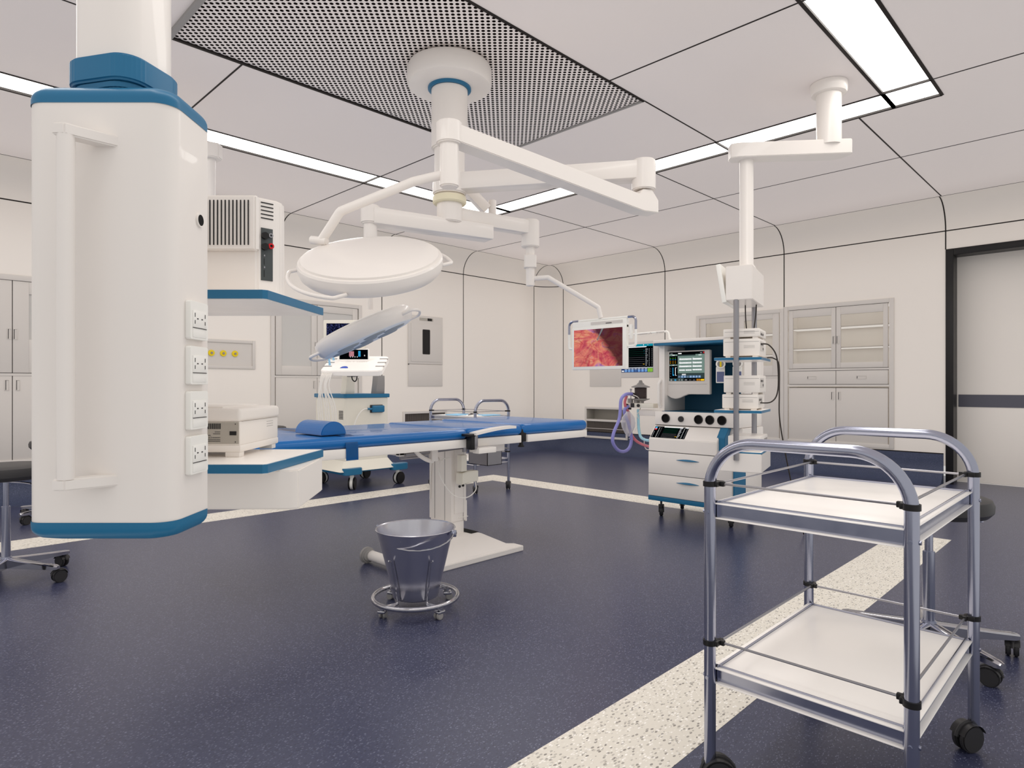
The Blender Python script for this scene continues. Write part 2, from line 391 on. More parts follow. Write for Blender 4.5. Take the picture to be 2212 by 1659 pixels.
o = mb.build('wall_left', 'wall'); tag(o, kind='structure')
mb = MB(); holed(mb, lambda s, z: (X1, s, z), DY1, Y1-RC, .2, ZW, HOL_R); holed(mb, lambda s, z: (X1, s, z), DY0, DY1, DZ, ZW, []); holed(mb, lambda s, z: (X1, s, z), Y0+RC, DY0, 0, ZW, [])
sweep(mb, cove, [(X1, Y0+RC, -1, 0), (X1, Y1-RC, -1, 0)]); sweep(mb, profile_wall(), arcpts(X1-RC, Y0+RC, 0, -90))
tag(mb.build('wall_right', 'wall'), kind='structure')
# the room stays open behind the viewer: soft daylight from there fills it
mb = MB(); mb.box(X0-.1, X1+.75, Y0-.1, Y1+.1, -.05, 0); tag(mb.build('floor', 'floor'), kind='structure')
# ceiling with openings for the lights and the air panel
LR = dict(xa=-.18, xb=.14, xc=5.03, xd=5.34, ya=1.0, yb=1.30, yc=5.32, yd=5.62)
PN = (1.22, 3.94, 2.55, 4.088)
mb = MB()
holed(mb, lambda s, z: (s, z, ZC), X0+CV, X1-CV, Y0+CV, Y1-CV, [(LR['xa'], LR['xd'], LR['ya'], LR['yb']), (LR['xa'], LR['xd'], LR['yc'], LR['yd']), (LR['xa'], LR['xb'], LR['yb'], LR['yc']), (LR['xc'], LR['xd'], LR['yb'], LR['yc']), PN])
tag(mb.build('ceiling', 'ceil'), kind='structure')
# coved vinyl skirting
def prof_skirt():
    p = [(.24, .001)]
    for k in range(1, 9):
        a = R(90*k/8); p.append((.002+.24*(1-math.sin(a)), .24*(1-math.cos(a))))
    p.append((.002, ZK-.006)); p.append((0, ZK)); return p
def prof_bead(): return [(.0, ZK-.005), (.006, ZK-.004), (.006, ZK+.004), (0, ZK+.006)]
legL = [(X0+RC, Y1, 0, -1), (X1-RC, Y1, 0, -1)]+arcpts(X1-RC, Y1-RC, 90, 0)[1:]
legR = [(X1, Y1-RC, -1, 0), (X1, DY1+.02, -1, 0)]
tag(sweep(MB(), prof_skirt(), legL).build('baseboard_left', 'skirt'), kind='structure')
mb = sweep(MB(), prof_skirt(), legR)
b = bmesh.new(); vs = [b.verts.new((X1-d, DY1+.02, z)) for d, z in prof_skirt()]+[b.verts.new((X1, DY1+.02, 0))]; b.faces.new(vs); mb._add(b)
tag(mb.build('baseboard_right', 'skirt'), kind='structure')
mb = sweep(sweep(MB(), prof_bead(), legL), prof_bead(), legR); tag(mb.build('trim_1', 'seam'), kind='structure')
# pale strip set in the floor, a rectangle under the light ring
SR = (-.3, 5.42, .96, 5.69); SW = .335; mb = MB()
for x0, x1, y0, y1 in ((SR[0], SR[1], SR[2], SR[2]+SW), (SR[0], SR[1], SR[3]-SW, SR[3]), (SR[0], SR[0]+SW, SR[2]+SW, SR[3]-SW), (SR[1]-SW, SR[1], SR[2]+SW, SR[3]-SW)):
    mb.box(x0, x1, y0, y1, 0, .0012)
tag(mb.build('trim_2', 'strip'), kind='structure')
# dark seams between the ceiling panels
SWD = .006; mb = MB()
def seamX(x, y0, y1, w=SWD): mb.box(x-w, x+w, y0, y1, ZC-.0015, ZC+.004)
def seamY(y, x0, x1, w=SWD): mb.box(x0, x1, y-w, y+w, ZC-.0015, ZC+.004)
YA, YB = Y0+CV, Y1-CV; XA, XB = X0+CV, X1-CV
seamX(6.53, YA, YB); seamX(3.51, YA, PN[2]); seamX(3.53, PN[3], YB); seamX(1.675, PN[3], YB); seamX(1.675, YA, PN[2]); seamX(5.02, LR['yd'], YB); seamX(5.02, YA, LR['ya']); seamX(-1.4, YA, YB)
for y in (1.54, 3.34, 5.13): seamY(y, LR['xd'], XB); seamY(y, XA, LR['xa'])
seamY(2.55, XA, PN[0]); seamY(2.55, PN[1], LR['xc']); seamY(4.088, XA, PN[0]); seamY(4.088, PN[1], LR['xc'])
for y in (YA, YB): seamY(y, XA, XB, .004)
for x in (XA, XB): seamX(x, YA, YB, .004)
tag(mb.build('trim_3', 'seam'), kind='structure')
# dark seams of the wall panels: verticals running up through the cove, and the line under the cove
def ribbon(mb, x, y, nx, ny, w=.006, z0=ZK, top=None):
    tx, ty = -ny, nx; pr = [(0, z0), (0, ZW)] + cove[1:]
    b = bmesh.new(); A = [b.verts.new((x+nx*(d+.0015)-tx*w, y+ny*(d+.0015)-ty*w, z-(.0015 if z > ZW else 0))) for d, z in pr]; B = [b.verts.new((x+nx*(d+.0015)+tx*w, y+ny*(d+.0015)+ty*w, z-(.0015 if z > ZW else 0))) for d, z in pr]
    for i in range(len(pr)-1): b.faces.new((A[i], A[i+1], B[i+1], B[i]))
    mb._add(b)
mb = MB()
for x, z0 in ((5.015, ZK), (6.513, ZK), (X1-RC, ZK), (1.675, ZK), (3.53, 2.2), (-1.4, ZK)): ribbon(mb, x, Y1, 0, -1, z0=z0)
for y, z0 in ((5.144, ZK), (3.353, 2.125), (1.559, DZ), (Y1-RC, ZK)): ribbon(mb, X1, y, -1, 0, z0=z0)
def hseam(pts, w=.006):
    b = bmesh.new(); A = [b.verts.new((x+nx*.0015, y+ny*.0015, ZW-w)) for x, y, nx, ny in pts]; B = [b.verts.new((x+nx*.0015, y+ny*.0015, ZW+w)) for x, y, nx, ny in pts]
    for i in range(len(pts)-1): b.faces.new((A[i], A[i+1], B[i+1], B[i]))
    mb._add(b)
hseam(legL+[(X1, Y1-RC, -1, 0), (X1, Y0+RC, -1, 0)])
mb.box(.3, 1.42, Y1-.004, Y1-.001, 2.125, 2.14)
tag(mb.build('trim_4', 'seam'), kind='structure')

# sliding door in a deep black frame
dr = new_empty('door_1', (X1+.3, (DY0+DY1)/2, 0)); tag(dr, kind='structure')
mb = MB(); mb.box(X1+.30, X1+.36, DY0, DY1, .012, DZ-.02); mb.build('door_panel', 'wall', dr, world=True)
mb = MB(); mb.box(X1+.294, X1+.30, DY0+.01, DY1-.07, .86, 1.0); mb.build('door_band', mat('door_band_grey', srgb(88, 88, 98), .35), dr, world=True)
mb = MB(); fw = .075
mb.box(X1-.012, X1+.02, DY1-fw, DY1, 0, DZ, .004).box(X1-.012, X1+.02, DY0, DY0+fw, 0, DZ, .004).box(X1-.012, X1+.02, DY0+fw, DY1-fw, DZ-fw, DZ, .004)
mb.box(X1+.02, X1+.30, DY1-.055, DY1, 0, DZ).box(X1+.02, X1+.30, DY0, DY0+.055, 0, DZ).box(X1+.02, X1+.30, DY0+.055, DY1-.055, DZ-.055, DZ)
mb.build('door_frame', 'black', dr, world=True)
mb = MB(); mb.box(X1+.296, X1+.70, DY0, DY1, 0, .010); mb.build('threshold', 'lamin', dr, world=True)

# ceiling lights: four sides of a ring, plus the wide end panel
def ceil_light(x0, x1, y0, y1, cuts, label):
    t = thing('ceiling_light', label, 'ceiling light', ((x0+x1)/2, (y0+y1)/2, ZC), group=None)
    mb = MB(); mb.quad((x0, y0, ZC+.012), (x0, y1, ZC+.012), (x1, y1, ZC+.012), (x1, y0, ZC+.012)); mb.build('diffuser', 'light', t, world=True)
    mb = MB(); w = .011
    mb.box(x0-w, x0+w, y0, y1, ZC-.003, ZC+.012).box(x1-w, x1+w, y0, y1, ZC-.003, ZC+.012).box(x0, x1, y0-w, y0+w, ZC-.003, ZC+.012).box(x0, x1, y1-w, y1+w, ZC-.003, ZC+.012)
    for ax, c in cuts:
        if ax == 'x': mb.box(c-.007, c+.007, y0, y1, ZC-.003, ZC+.012)
        else: mb.box(x0, x1, c-.007, c+.007, ZC-.003, ZC+.012)
    mb.build('frame', 'seam', t, world=True)
ceil_light(LR['xa'], LR['xd'], LR['yc'], LR['yd'], [('x', 3.53), ('x', 1.675)], 'long ceiling light strip parallel to the left wall, running behind the big pendant')
ceil_light(LR['xc'], LR['xd'], LR['yb'], LR['yc'], [('y', 2.56), ('y', 4.09)], 'far ceiling light strip crossing above the anesthesia machine and tower')
ceil_light(LR['xa'], LR['xd'], LR['ya'], LR['yb'], [('x', LR['xc'])], 'widest looking ceiling light panel at the upper right, with thick black edges')
ceil_light(LR['xa'], LR['xb'], LR['yb'], LR['yc'], [], 'ceiling light strip overhead closing the light ring near the viewer')

# perforated air outlet in the middle of the ceiling
t = thing('air_diffuser', 'large rectangular perforated metal air outlet in the ceiling around the lamp mount', 'air vent', ((PN[0]+PN[1])/2, (PN[2]+PN[3])/2, ZC))
mb = MB(); mb.quad((PN[0], PN[2], ZC+.008), (PN[0], PN[3], ZC+.008), (PN[1], PN[3], ZC+.008), (PN[1], PN[2], ZC+.008)); mb.build('perforated_sheet', 'perf', t, world=True)
for ya_, yb_ in ((PN[2]-.004, PN[2]+.016), (PN[3]-.016, PN[3]+.004)): MB().box(PN[0], PN[1], ya_, yb_, ZC-.004, ZC+.01).build('seal', 'seam', t, world=True)
for xa_, xb_, zl in ((PN[0]-.002, PN[0]+.03, ZC-.02), (PN[1]-.012, PN[1]+.004, ZC-.004)): MB().box(xa_, xb_, PN[2], PN[3], zl, ZC+.01).build('edge_strip', 'greyp', t, world=True)

# ================================================================ BUILT-IN WALL FURNITURE
def recess_box(mb, F, w, h, d, th=.012):   # open box behind a face; F: x right, y up, z out
    mb.F = F
    mb.box(0, w, 0, h, -d, -d+th).box(0, th, 0, h, -d, 0).box(w-th, w, 0, h, -d, 0).box(0, w, 0, th, -d, 0).box(0, w, h-th, h, -d, 0)
def ringf(mb, x0, x1, y0, y1, w, z0, z1, bev=.002):
    mb.box(x0, x0+w, y0, y1, z0, z1, bev).box(x1-w, x1, y0, y1, z0, z1, bev).box(x0+w, x1-w, y0, y0+w, z0, z1, bev).box(x0+w, x1-w, y1-w, y1, z0, z1, bev)
CABFILL = emis('interior_fill_glow', (1, .95, .9, 1), .85)
def cabinet(F, W_, z0, z1, label, cols, rows, frame=.05, loc=None, body='cabin'):
    """cols: x borders of the doors; rows: list of (kind, ya, yb, window) from the floor up, heights absolute"""
    t = thing('cabinet', label, 'cabinet', loc); H = z1
    mb = MB(F); mb.box(0, W_, z0, H, -.36, -.345)
    mb.box(0, .012, z0, H, -.345, 0).box(W_-.012, W_, z0, H, -.345, 0).box(.012, W_-.012, z0, z0+.012, -.345, 0).box(.012, W_-.012, H-.012, H, -.345, 0)
    mb.build('carcass', 'cabin2', t, world=True)
    ys = sorted({z0, H, *[r[1] for r in rows], *[r[2] for r in rows]})
    mb = MB(F); ringf(mb, -.03, W_+.03, z0-.03, H+.02, frame, -.002, .014)
    for r in rows:
        if r[1] > z0+.08: mb.box(frame-.03, W_-frame+.03, r[1]-.026, r[1]-.002, -.002, .010)
    mb.build('face_frame', body, t, world=True)
    for kind, ya, yb, win in rows:
        for i, (xa, xb) in enumerate(zip(cols, cols[1:])):
            g = .003; mb = MB(F)
            if win:
                bw, bb, bt = win
                mb.box(xa+g, xa+bw, ya+g, yb-g, -.018, .006, .002).box(xb-bw, xb-g, ya+g, yb-g, -.018, .006, .002).box(xa+bw, xb-bw, ya+g, ya+bb, -.018, .006, .002).box(xa+bw, xb-bw, yb-bt, yb-g, -.018, .006, .002)
            else: mb.box(xa+g, xb-g, ya+g, yb-g, -.018, .006, .002)
            d = mb.build('drawer' if kind == 'drawer' else 'door', body, t, world=True)
            # flush cup handle
            if kind == 'drawer': hx, hy, hw, hh = (xa+xb)/2, (ya+yb)/2, .05, .014
            else:
                inner = xb if i == 0 else xa; sg = -1 if i == 0 else 1
                hx = inner+sg*(.04 if not win else .022); hy = yb-.10 if kind == 'low' else (ya+yb)/2-.03 if kind == 'glass' else ya+.42*(yb-ya); hw, hh = .011, .045
            mb = MB(F); ringf(mb, hx-hw-.006, hx+hw+.006, hy-hh-.006, hy+hh+.006, .005, .005, .011, .001); mb.box(hx-hw, hx-hw+.005, hy-hh, hy+hh, .0062, .0075, mi=1)
            mb.build('handle', ['cabin', 'char'], d)
            if win:
                mb = MB(F); mb.box(xa+bw, xb-bw, ya+bb, yb-bt, -.010, -.006); mb.build('glass_pane', 'glass' if kind == 'glass' else 'frost', d)
        if win:
            n = 3 if kind == 'glass' else 2
            for k in range(1, n):
                zz = ya+(yb-ya)*(k/n if kind != 'glass' else (.34, .68)[k-1]); mb = MB(F); mb.box(.02, W_-.02, zz-.006, zz+.006, -.34, -.03); mb.build('shelf', 'cabin', t, world=True)
            if kind == 'glass':      # glowing strips added under the top and each shelf to brighten the interior
                for zl in [yb-.015]+[ya+(yb-ya)*q-.012 for q in (.34, .68)]:
                    mb = MB(F); mb.box(.03, W_-.03, zl+.003, zl+.005, -.30, -.05); mb.build('interior_fill_strip', CABFILL, t, world=True)
    # dark joint behind the doors
    mb = MB(F)
    for xm in cols[1:-1]:
        for kind, ya, yb, win in rows: mb.box(xm-.004, xm+.004, ya, yb, -.02, -.012)
    for r in rows: mb.box(cols[0], cols[-1], r[1]-.003, r[1]+.003, -.02, -.012); mb.box(cols[0], cols[-1], r[2]-.003, r[2]+.003, -.02, -.012)
    mb.build('door_seal', 'char', t, world=True)
    return t
FR = lambda y1: face_negX(X1, y1, 0)
cabinet(FR(3.322), 1.222, .385, 2.12, 'grey built-in wall cabinet nearest the black door frame, two glass doors above two drawers', [.03, .611, 1.192],
        [('low', .40, 1.075, None), ('drawer', 1.118, 1.292, None), ('glass', 1.32, 2.088, (.055, .07, .10))], loc=(X1, 2.72, ZK))
cabinet(FR(4.59), 1.205, .385, 2.10, 'grey built-in wall cabinet left of its twin, half hidden behind the equipment tower', [.03, .602, 1.175],
        [('low', .40, 1.22, None), ('glass', 1.232, 2.075, (.09, .14, .08))], loc=(X1, 3.98, ZK))
FL = lambda x0: face_negY(Y1, x0, 0)
t = cabinet(FL(3.45), 1.21, .385, 2.17, 'grey cabinet in the left wall behind the operating table head, frosted upper windows', [.03, .585, 1.18],
        [('low', .40, 1.215, None), ('upper', 1.23, 2.14, (.08, .12, .09))], loc=(4.05, Y1, ZK))
mb = MB(); mb.box(3.45, 4.66, Y1-.009, Y1-.004, 1.214, 1.228); mb.build('dark_joint', 'seam', t, world=True)
cabinet(FL(.42), 1.02, .385, 2.12, 'tall grey wall cabinet at the far left edge behind the big pendant', [.03, .515, .99],
        [('low', .40, 1.207, None), ('upper', 1.22, 2.09, (.125, .32, .12))], loc=(.93, Y1, ZK))
# infusion bag hanging behind the glass
t = thing('infusion_bag', 'small cyan edged infusion bag hanging inside the far left cabinet', 'infusion bag', (1.10, Y1+.09, 1.78))
mb = MB(); mb.prism(rrect(1.03, 1.18, 1.80, 2.0, .03), -.012, .012, .006, X=Matrix(((1, 0, 0, 0), (0, 0, 1, Y1+.09), (0, 1, 0, 0), (0, 0, 0, 1)))); mb.build('pouch', 'ivbag', t, world=True)
mb = MB(); mb.tube(spline([(1.04, Y1+.09, 1.99), (1.035, Y1+.085, 1.88), (1.06, Y1+.085, 1.81), (1.11, Y1+.085, 1.79), (1.16, Y1+.085, 1.82), (1.17, Y1+.085, 1.9), (1.17, Y1+.085, 1.99)], 5), .006, 6)
mb.sphere((1.095, Y1+.075, 1.83), .018, 10, (1, .4, 1)); mb.build('seal_edge', mat('cyan_plastic', srgb(60, 205, 205), .4), t, world=True)
mb = MB(); mb.tube(spline([(1.10, Y1+.09, 2.0), (1.12, Y1+.09, 2.03), (1.10, Y1+.09, 2.06), (1.08, Y1+.09, 2.04)], 5), .004, 6); mb.build('hook', 'steelm', t, world=True)

# medical gas panel with yellow outlets
t = thing('gas_outlet_panel', 'grey recessed gas panel with three yellow outlets on the left wall', 'gas outlet panel', (2.92, Y1, 1.47))
mb = MB(face_negY(Y1, 2.61, 1.30)); ringf(mb, 0, .62, 0, .335, .035, 0, .016); mb.build('frame', 'cabin', t, world=True)
mb = MB(face_negY(Y1, 2.61, 1.30)); mb.box(.035, .585, .035, .30, 0, .004); mb.build('back_plate', 'cabin', t, world=True)
for x in (2.726, 2.858, 2.991):
    mb = MB(); T = face_negY(Y1-.004, x, 1.475)
    mb.lathe([(0, .022), (.014, .022), (.014, .014), (.034, .014), (.036, .004), (.036, 0)], X=T, seg=20); o = mb.build('gas_outlet', 'yellow', t, world=True, label='yellow ringed outlet')
    mb = MB(); mb.lathe([(0, .026), (.012, .026), (.014, .0225)], X=T, seg=14); mb.build('outlet_core', 'steelm', o)
# flush control cabinet with a dark upright window
t = thing('wall_control_box', 'grey flush control box with a tall narrow black window on the left wall', 'control box', (5.77, Y1, 1.6))
F = face_negY(Y1, 5.455, 0)
mb = MB(F); mb.box(0, .635, 1.42, 2.13, 0, .015, .003).box(0, .635, 1.095, 1.415, 0, .012, .003); mb.build('housing', 'cabin', t, world=True)
mb = MB(F); mb.box(.045, .60, 1.455, 2.01, .012, .022, .002); d = mb.build('door', 'cabin', t, world=True)
mb = MB(F); mb.prism(rrect(.25, .385, 1.565, 1.93, .012), .020, .026); mb.build('window', 'black', d, label='black upright window')
mb = MB(F); mb.box(.20, .45, 2.06, 2.10, .014, .018).box(.345, .425, 2.062, 2.098, .017, .022, mi=1).box(-.004, .012, 1.408, 1.42, .01, .02, mi=1); mb.build('display', ['greypan', 'black'], t, world=True)
# return air grilles
def grille(F, W_, z0, z1, label, loc, hood=None):
    t = thing('air_grille', label, 'air grille', loc)
    mb = MB(F)
    top = z1 if hood is None else hood
    mb.box(0, W_, z0, z1, -.22, -.21).box(-.01, 0, z0, z1, -.22, 0).box(W_, W_+.01, z0, z1, -.22, 0).box(0, W_, z0-.01, z0, -.22, 0).box(0, W_, z1, z1+.01, -.22, 0)
    mb.build('recess', 'greypan' if hood else 'char', t, world=True)
    mb = MB(F); ringf(mb, -.035, W_+.035, z0-.03, z1+.03, .035, -.002, .014)
    if hood: mb.box(0, W_, hood-.015, hood+.02, -.06, .016, .003)
    mb.build('frame', 'cabin', t, world=True)
    mb = MB(F); n = int(W_/.016)
    for k in range(n): mb.box(W_*(k+.5)/n-.002, W_*(k+.5)/n+.002, z0, top, -.035, -.002, mi=0)
    mb.build('louvres', 'louvre', t, world=True)
    mb = MB(F); mb.box(0, W_, (z0+top)/2-.004, (z0+top)/2+.004, -.002, .006).box(0, W_, z0-.004, z0+.006, -.002, .006); mb.box(0, W_, z0, top-.012, -.06, -.05, mi=1)
    mb.build('crossbar', ['cabin', 'black'], t, world=True)
    return t
grille(face_negY(Y1, 5.40, 0), .74, .36, .70, 'wide dark louvred air grille low on the left wall behind the back trolley', (5.77, Y1, .36))
grille(face_negX(X1-.0, 6.64, 0), .79, .26, .72, 'air grille with an open hood, low on the far wall beyond the table foot', (X1, 6.25, .26), hood=.525)
mb = MB(); mb.box(X1-.012, X1, 5.945, 6.571, 1.089, 1.5, .003); tag(mb.build('wall_panel', 'cabin'), 'plain grey flush panel on the far wall below the surgical display', 'wall panel')

# ================================================================ WHEELED PIECES
def caster(parent, x, y, ztop, rw=.04, w=.022, ang=0, m='char', hood=True, stem=.009, mf=None, twin=True):
    """wheel centre is offset from the stem; floor at z=0"""
    T = Matrix.Translation((x, y, 0)) @ Matrix.Rotation(ang, 4, 'Z'); off = .022
    mb = MB(T); mb.cyl((0, 0, rw*1.6), (0, 0, ztop), stem, seg=12)
    if hood:
        mb.tube([(off+(rw+.004)*math.cos(R(a)), 0, rw+(rw+.004)*math.sin(R(a))) for a in range(10, 171, 20)], .006, 6)
        b = bmesh.new(); g = []
        for a in range(20, 161, 14):
            g.append([b.verts.new((off+(rw+.003)*math.cos(R(a)), s*w*1.15, rw+(rw+.003)*math.sin(R(a)))) for s in (-1, 1)])
        for A, B in zip(g, g[1:]): b.faces.new((A[0], A[1], B[1], B[0]))
        mb._add(b)
    else: mb.box(off-.014, off+.014, -w*1.25, -w*.95, rw*.7, rw*2.1, .002).box(off-.014, off+.014, w*.95, w*1.25, rw*.7, rw*2.1, .002).box(-.014, off+.014, -w*1.25, w*1.25, rw*2.02, rw*2.2, .002)
    c = mb.build('caster', mf or m, parent)
    mb = MB(T)
    if twin:
        for s in (-1, 1): mb.cyl((off, s*w*.2, rw), (off, s*w, rw), rw, seg=24, bev=.004)
    else: mb.cyl((off, -w*.85, rw), (off, w*.85, rw), rw, seg=28, bev=.005)
    mb.build('wheel', m, c)
    return c

def make_trolley(label, loc, rz):
    t = thing('instrument_trolley', label, 'trolley', loc, rz)
    a, b_, rt = .365, .24, .0155
    for sx in (-1, 1):
        pts = fillet([(sx*a, -b_, .068), (sx*a, -b_, .947), (sx*a, b_, .947), (sx*a, b_, .068)], .125, 12)
        mb = MB(); mb.tube(pts, rt, 16)
        for sy in (-1, 1):
            for zz in (.305, .755): mb.cyl((sx*a, sy*(b_+rt-.002), zz), (sx*a, sy*(b_+rt+.003), zz), .005, seg=10); mb.cyl((sx*(a+rt-.002), sy*b_, zz), (sx*(a+rt+.003), sy*b_, zz), .005, seg=10)
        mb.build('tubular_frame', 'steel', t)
    for zt in (.33, .78):
        mb = MB(); x, y = a-.008, b_-.008
        mb.box(-x+.012, x-.012, -y+.012, y-.012, zt-.006, zt, .001)
        tr = mb.build('tray', 'lamin', t)
        mb = MB()     # channel shaped rim, flanges painted white for the bright reflection on steel
        for s in (-1, 1):
            mb.box(-x, x, s*(y-.010)-.0015, s*(y-.010)+.0015, zt-.04, zt+.005).box(-x, x, s*(y-.002)-.009, s*(y-.002)+.009, zt-.003, zt+.0005, .001, mi=1).box(-x, x, s*(y-.002)-.009, s*(y-.002)+.009, zt-.0425, zt-.039, .001, mi=1)
            mb.box(s*(x-.010)-.0015, s*(x-.010)+.0015, -y, y, zt-.04, zt+.005).box(s*(x-.002)-.009, s*(x-.002)+.009, -y, y, zt-.003, zt+.0005, .001, mi=1).box(s*(x-.002)-.009, s*(x-.002)+.009, -y, y, zt-.0425, zt-.039, .001, mi=1)
        mb.build('rim', ['steel', 'lamin'], tr)
        zr = zt+(.052 if zt > .5 else .068); q = .0035
        for s in (-1, 1):
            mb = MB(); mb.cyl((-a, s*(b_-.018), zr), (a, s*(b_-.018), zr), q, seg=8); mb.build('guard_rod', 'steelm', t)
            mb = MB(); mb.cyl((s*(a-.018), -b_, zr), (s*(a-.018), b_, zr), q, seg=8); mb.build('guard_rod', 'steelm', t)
            for s2 in (-1, 1):
                mb = MB(); mb.lathe([(rt+.0004, -.007), (rt+.003, -.007), (rt+.003, .007), (rt+.0004, .007)], c=(s*a, s2*b_, zr), seg=16)
                mb.box(s*a-.006-(s > 0)*.028, s*a+.006+(s < 0)*.028, s2*(b_-.018)-.006, s2*(b_-.018)+.006, zr-.007, zr+.007, .002).box(s*(a-.018)-.006, s*(a-.018)+.006, s2*b_-.006-(s2 > 0)*.028, s2*b_+.006+(s2 < 0)*.028, zr-.007, zr+.007, .002)
                mb.build('rod_clip', 'black', t)
    k = 0
    for sx in (-1, 1):
        for sy in (-1, 1): caster(t, sx*a, sy*b_, .08, .041, .021, [2.2, -.9, 2.6, -1.9][k], 'char'); k += 1
    return t
tro = make_trolley('empty two-tier stainless trolley with white shelves in the right foreground', (1.985, .60, 0), 0)
tr2 = copy_tree(tro); tr2.location = (4.565, 5.175, 0); tr2.rotation_euler = (0, 0, R(90)); tr2['label'] = 'stainless trolley with blue papers standing behind the operating table'
for i, (x, y, r, m, lab, sx, sy) in enumerate([(4.50, 5.30, .3, 'ltblue', 'light blue folded cloth on the back trolley, left of the pair', .11, .08), (4.68, 4.98, -.2, 'ltblue', 'light blue cloth on the back trolley, right of the pair', .10, .07),
                                    (4.60, 5.12, .9, 'paper', 'white paper sheet lying between the blue cloths on the back trolley', .12, .09), (4.42, 5.42, .1, 'paper', 'white paper near the left end of the back trolley', .07, .09)]):
    t = thing('folded_cloth' if m == 'ltblue' else 'paper_sheet', lab, 'cloth' if m == 'ltblue' else 'paper', (x, y, .7805), r)
    MB().box(-sx, sx, -sy, sy, 0, .012 if m == 'ltblue' else .004, .002).build('cloth' if m == 'ltblue' else 'sheet', m, t)
t = thing('forceps', 'dark surgical forceps lying across the papers on the back trolley', 'forceps', (4.60, 5.16, .7855), .5)
mb = MB(); mb.tube([(-.13, 0, .004), (0, .006, .008), (.06, .02, .012)], .004, 6).tube([(-.13, 0, .004), (0, -.006, .008), (.06, -.02, .012)], .004, 6)
mb.tube([(.06+.014*math.cos(q*PI/5), .032+.014*math.sin(q*PI/5), .012) for q in range(10)], .003, 6, True).tube([(.06+.014*math.cos(q*PI/5), -.032+.014*math.sin(q*PI/5), .012) for q in range(10)], .003, 6, True)
mb.build('shanks', 'rubber', t)

def make_stool(label, loc, rz):
    t = thing('wheeled_stool', label, 'stool', loc, rz)
    mb = MB(); mb.lathe([(0, .572), (.15, .572), (.2, .58), (.218, .60), (.22, .625), (.212, .645), (.19, .653), (.12, .657), (0, .658)], seg=40); mb.build('seat', 'char', t)
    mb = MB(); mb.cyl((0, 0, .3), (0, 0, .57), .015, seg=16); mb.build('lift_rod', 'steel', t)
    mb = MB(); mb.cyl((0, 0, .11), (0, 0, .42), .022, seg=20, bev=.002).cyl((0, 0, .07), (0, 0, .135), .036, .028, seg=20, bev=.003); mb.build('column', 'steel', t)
    mb = MB(); mb.cyl((0, 0, .565), (0, 0, .574), .09, seg=20); 
    mb.tube(fillet([(.02, 0, .56), (.12, 0, .556), (.17, 0, .55)], .03, 4), .005, 8).tube([(.185+.014*math.cos(q*PI/6), .02*math.sin(q*PI/6), .55) for q in range(12)], .004, 6, True)
    mb.build('lift_lever', 'steel', t)
    for k in range(5):
        T = Matrix.Rotation(2*PI*k/5, 4, 'Z')
        mb = MB(T); b = bmesh.new(); G = []
        for x, w_, z0, z1 in ((.02, .026, .075, .130), (.12, .024, .076, .118), (.24, .021, .076, .106), (.315, .020, .076, .100), (.333, .012, .078, .096)):
            G.append([b.verts.new(p) for p in ((x, -w_, z0), (x, w_, z0), (x, w_, z1-.006), (x, w_*.6, z1), (x, w_*.22, z1), (x, w_*.18, z1-.004), (x, -w_*.18, z1-.004), (x, -w_*.22, z1), (x, -w_*.6, z1), (x, -w_, z1-.006))])
        for A, B in zip(G, G[1:]):
            for i in range(10): b.faces.new((A[i], A[(i+1) % 10], B[(i+1) % 10], B[i]))
        b.faces.new(G[0][::-1]); b.faces.new(G[-1]); bmesh.ops.recalc_face_normals(b, faces=b.faces); mb._add(b)
        leg = mb.build('leg', 'chrome', t)
        caster(t, .31*math.cos(2*PI*k/5), .31*math.sin(2*PI*k/5), .08, .035, .022, 1.1+k*1.9, 'char')
    return t
s1 = make_stool('black seated chrome stool behind the foreground trolley', L(1.72, 2.62), RZV+R(-9))
for lab, lat, dep, a in (('chrome wheeled stool cut off by the left edge of the picture', -2.86, 3.59, -8), ('stool mostly hidden behind the big pendant, only its base showing', -3.76, 5.30, 36), ('black stool seat peeking out between the lower pendant shelf and the operating table head', -2.715, 7.0, 20)):
    c = copy_tree(s1); c.location = L(lat, dep); c.rotation_euler = (0, 0, RZV+R(a)); c['label'] = lab

# ================================================================ KICK BUCKET
bx, by = 1.896, 2.548
t = thing('bucket_stand', 'round chrome wheeled ring stand holding the steel bucket', 'bucket stand', (bx, by, 0), RZV)
mb = MB(); mb.tube([(.207*math.cos(q*PI/24), .207*math.sin(q*PI/24), .064) for q in range(48)], .0115, 12, True); mb.build('ring', 'chrome', t)
for k in range(4):
    a = R((-124, -56, 56, 124)[k]) ; ca, sa = math.cos(a), math.sin(a)
    mb = MB(); mb.tube(fillet([(.20*ca, .20*sa, .062), (.122*ca, .122*sa, .058), (.168*ca, .168*sa, .27), (.186*ca, .186*sa, .276)], .012, 4), .004, 8)
    mb.prism([(.2, -.03), (.2, .03), (.125, .008), (.125, -.008)], .056, .062, X=Matrix.Rotation(a, 4, 'Z'))
    mb.build('upright_prong', 'chrome', t)
    a2 = R(-135+90*k); c = .195
    mb = MB(Matrix.Translation((c*math.cos(a2), c*math.sin(a2), 0)) @ Matrix.Rotation(a2+.6+k, 4, 'Z')); mb.cyl((0, 0, .034), (0, 0, .058), .014, seg=14).box(-.026, .018, -.019, .019, .026, .042, .006); cs = mb.build('caster', 'chrome', t)
    mb = MB(Matrix.Translation((c*math.cos(a2), c*math.sin(a2), 0)) @ Matrix.Rotation(a2+.6+k, 4, 'Z')); mb.cyl((-.012, -.017, .018), (-.012, -.004, .018), .018, seg=18, bev=.003).cyl((-.012, .004, .018), (-.012, .017, .018), .018, seg=18, bev=.003); mb.build('wheel', 'greyp', cs)
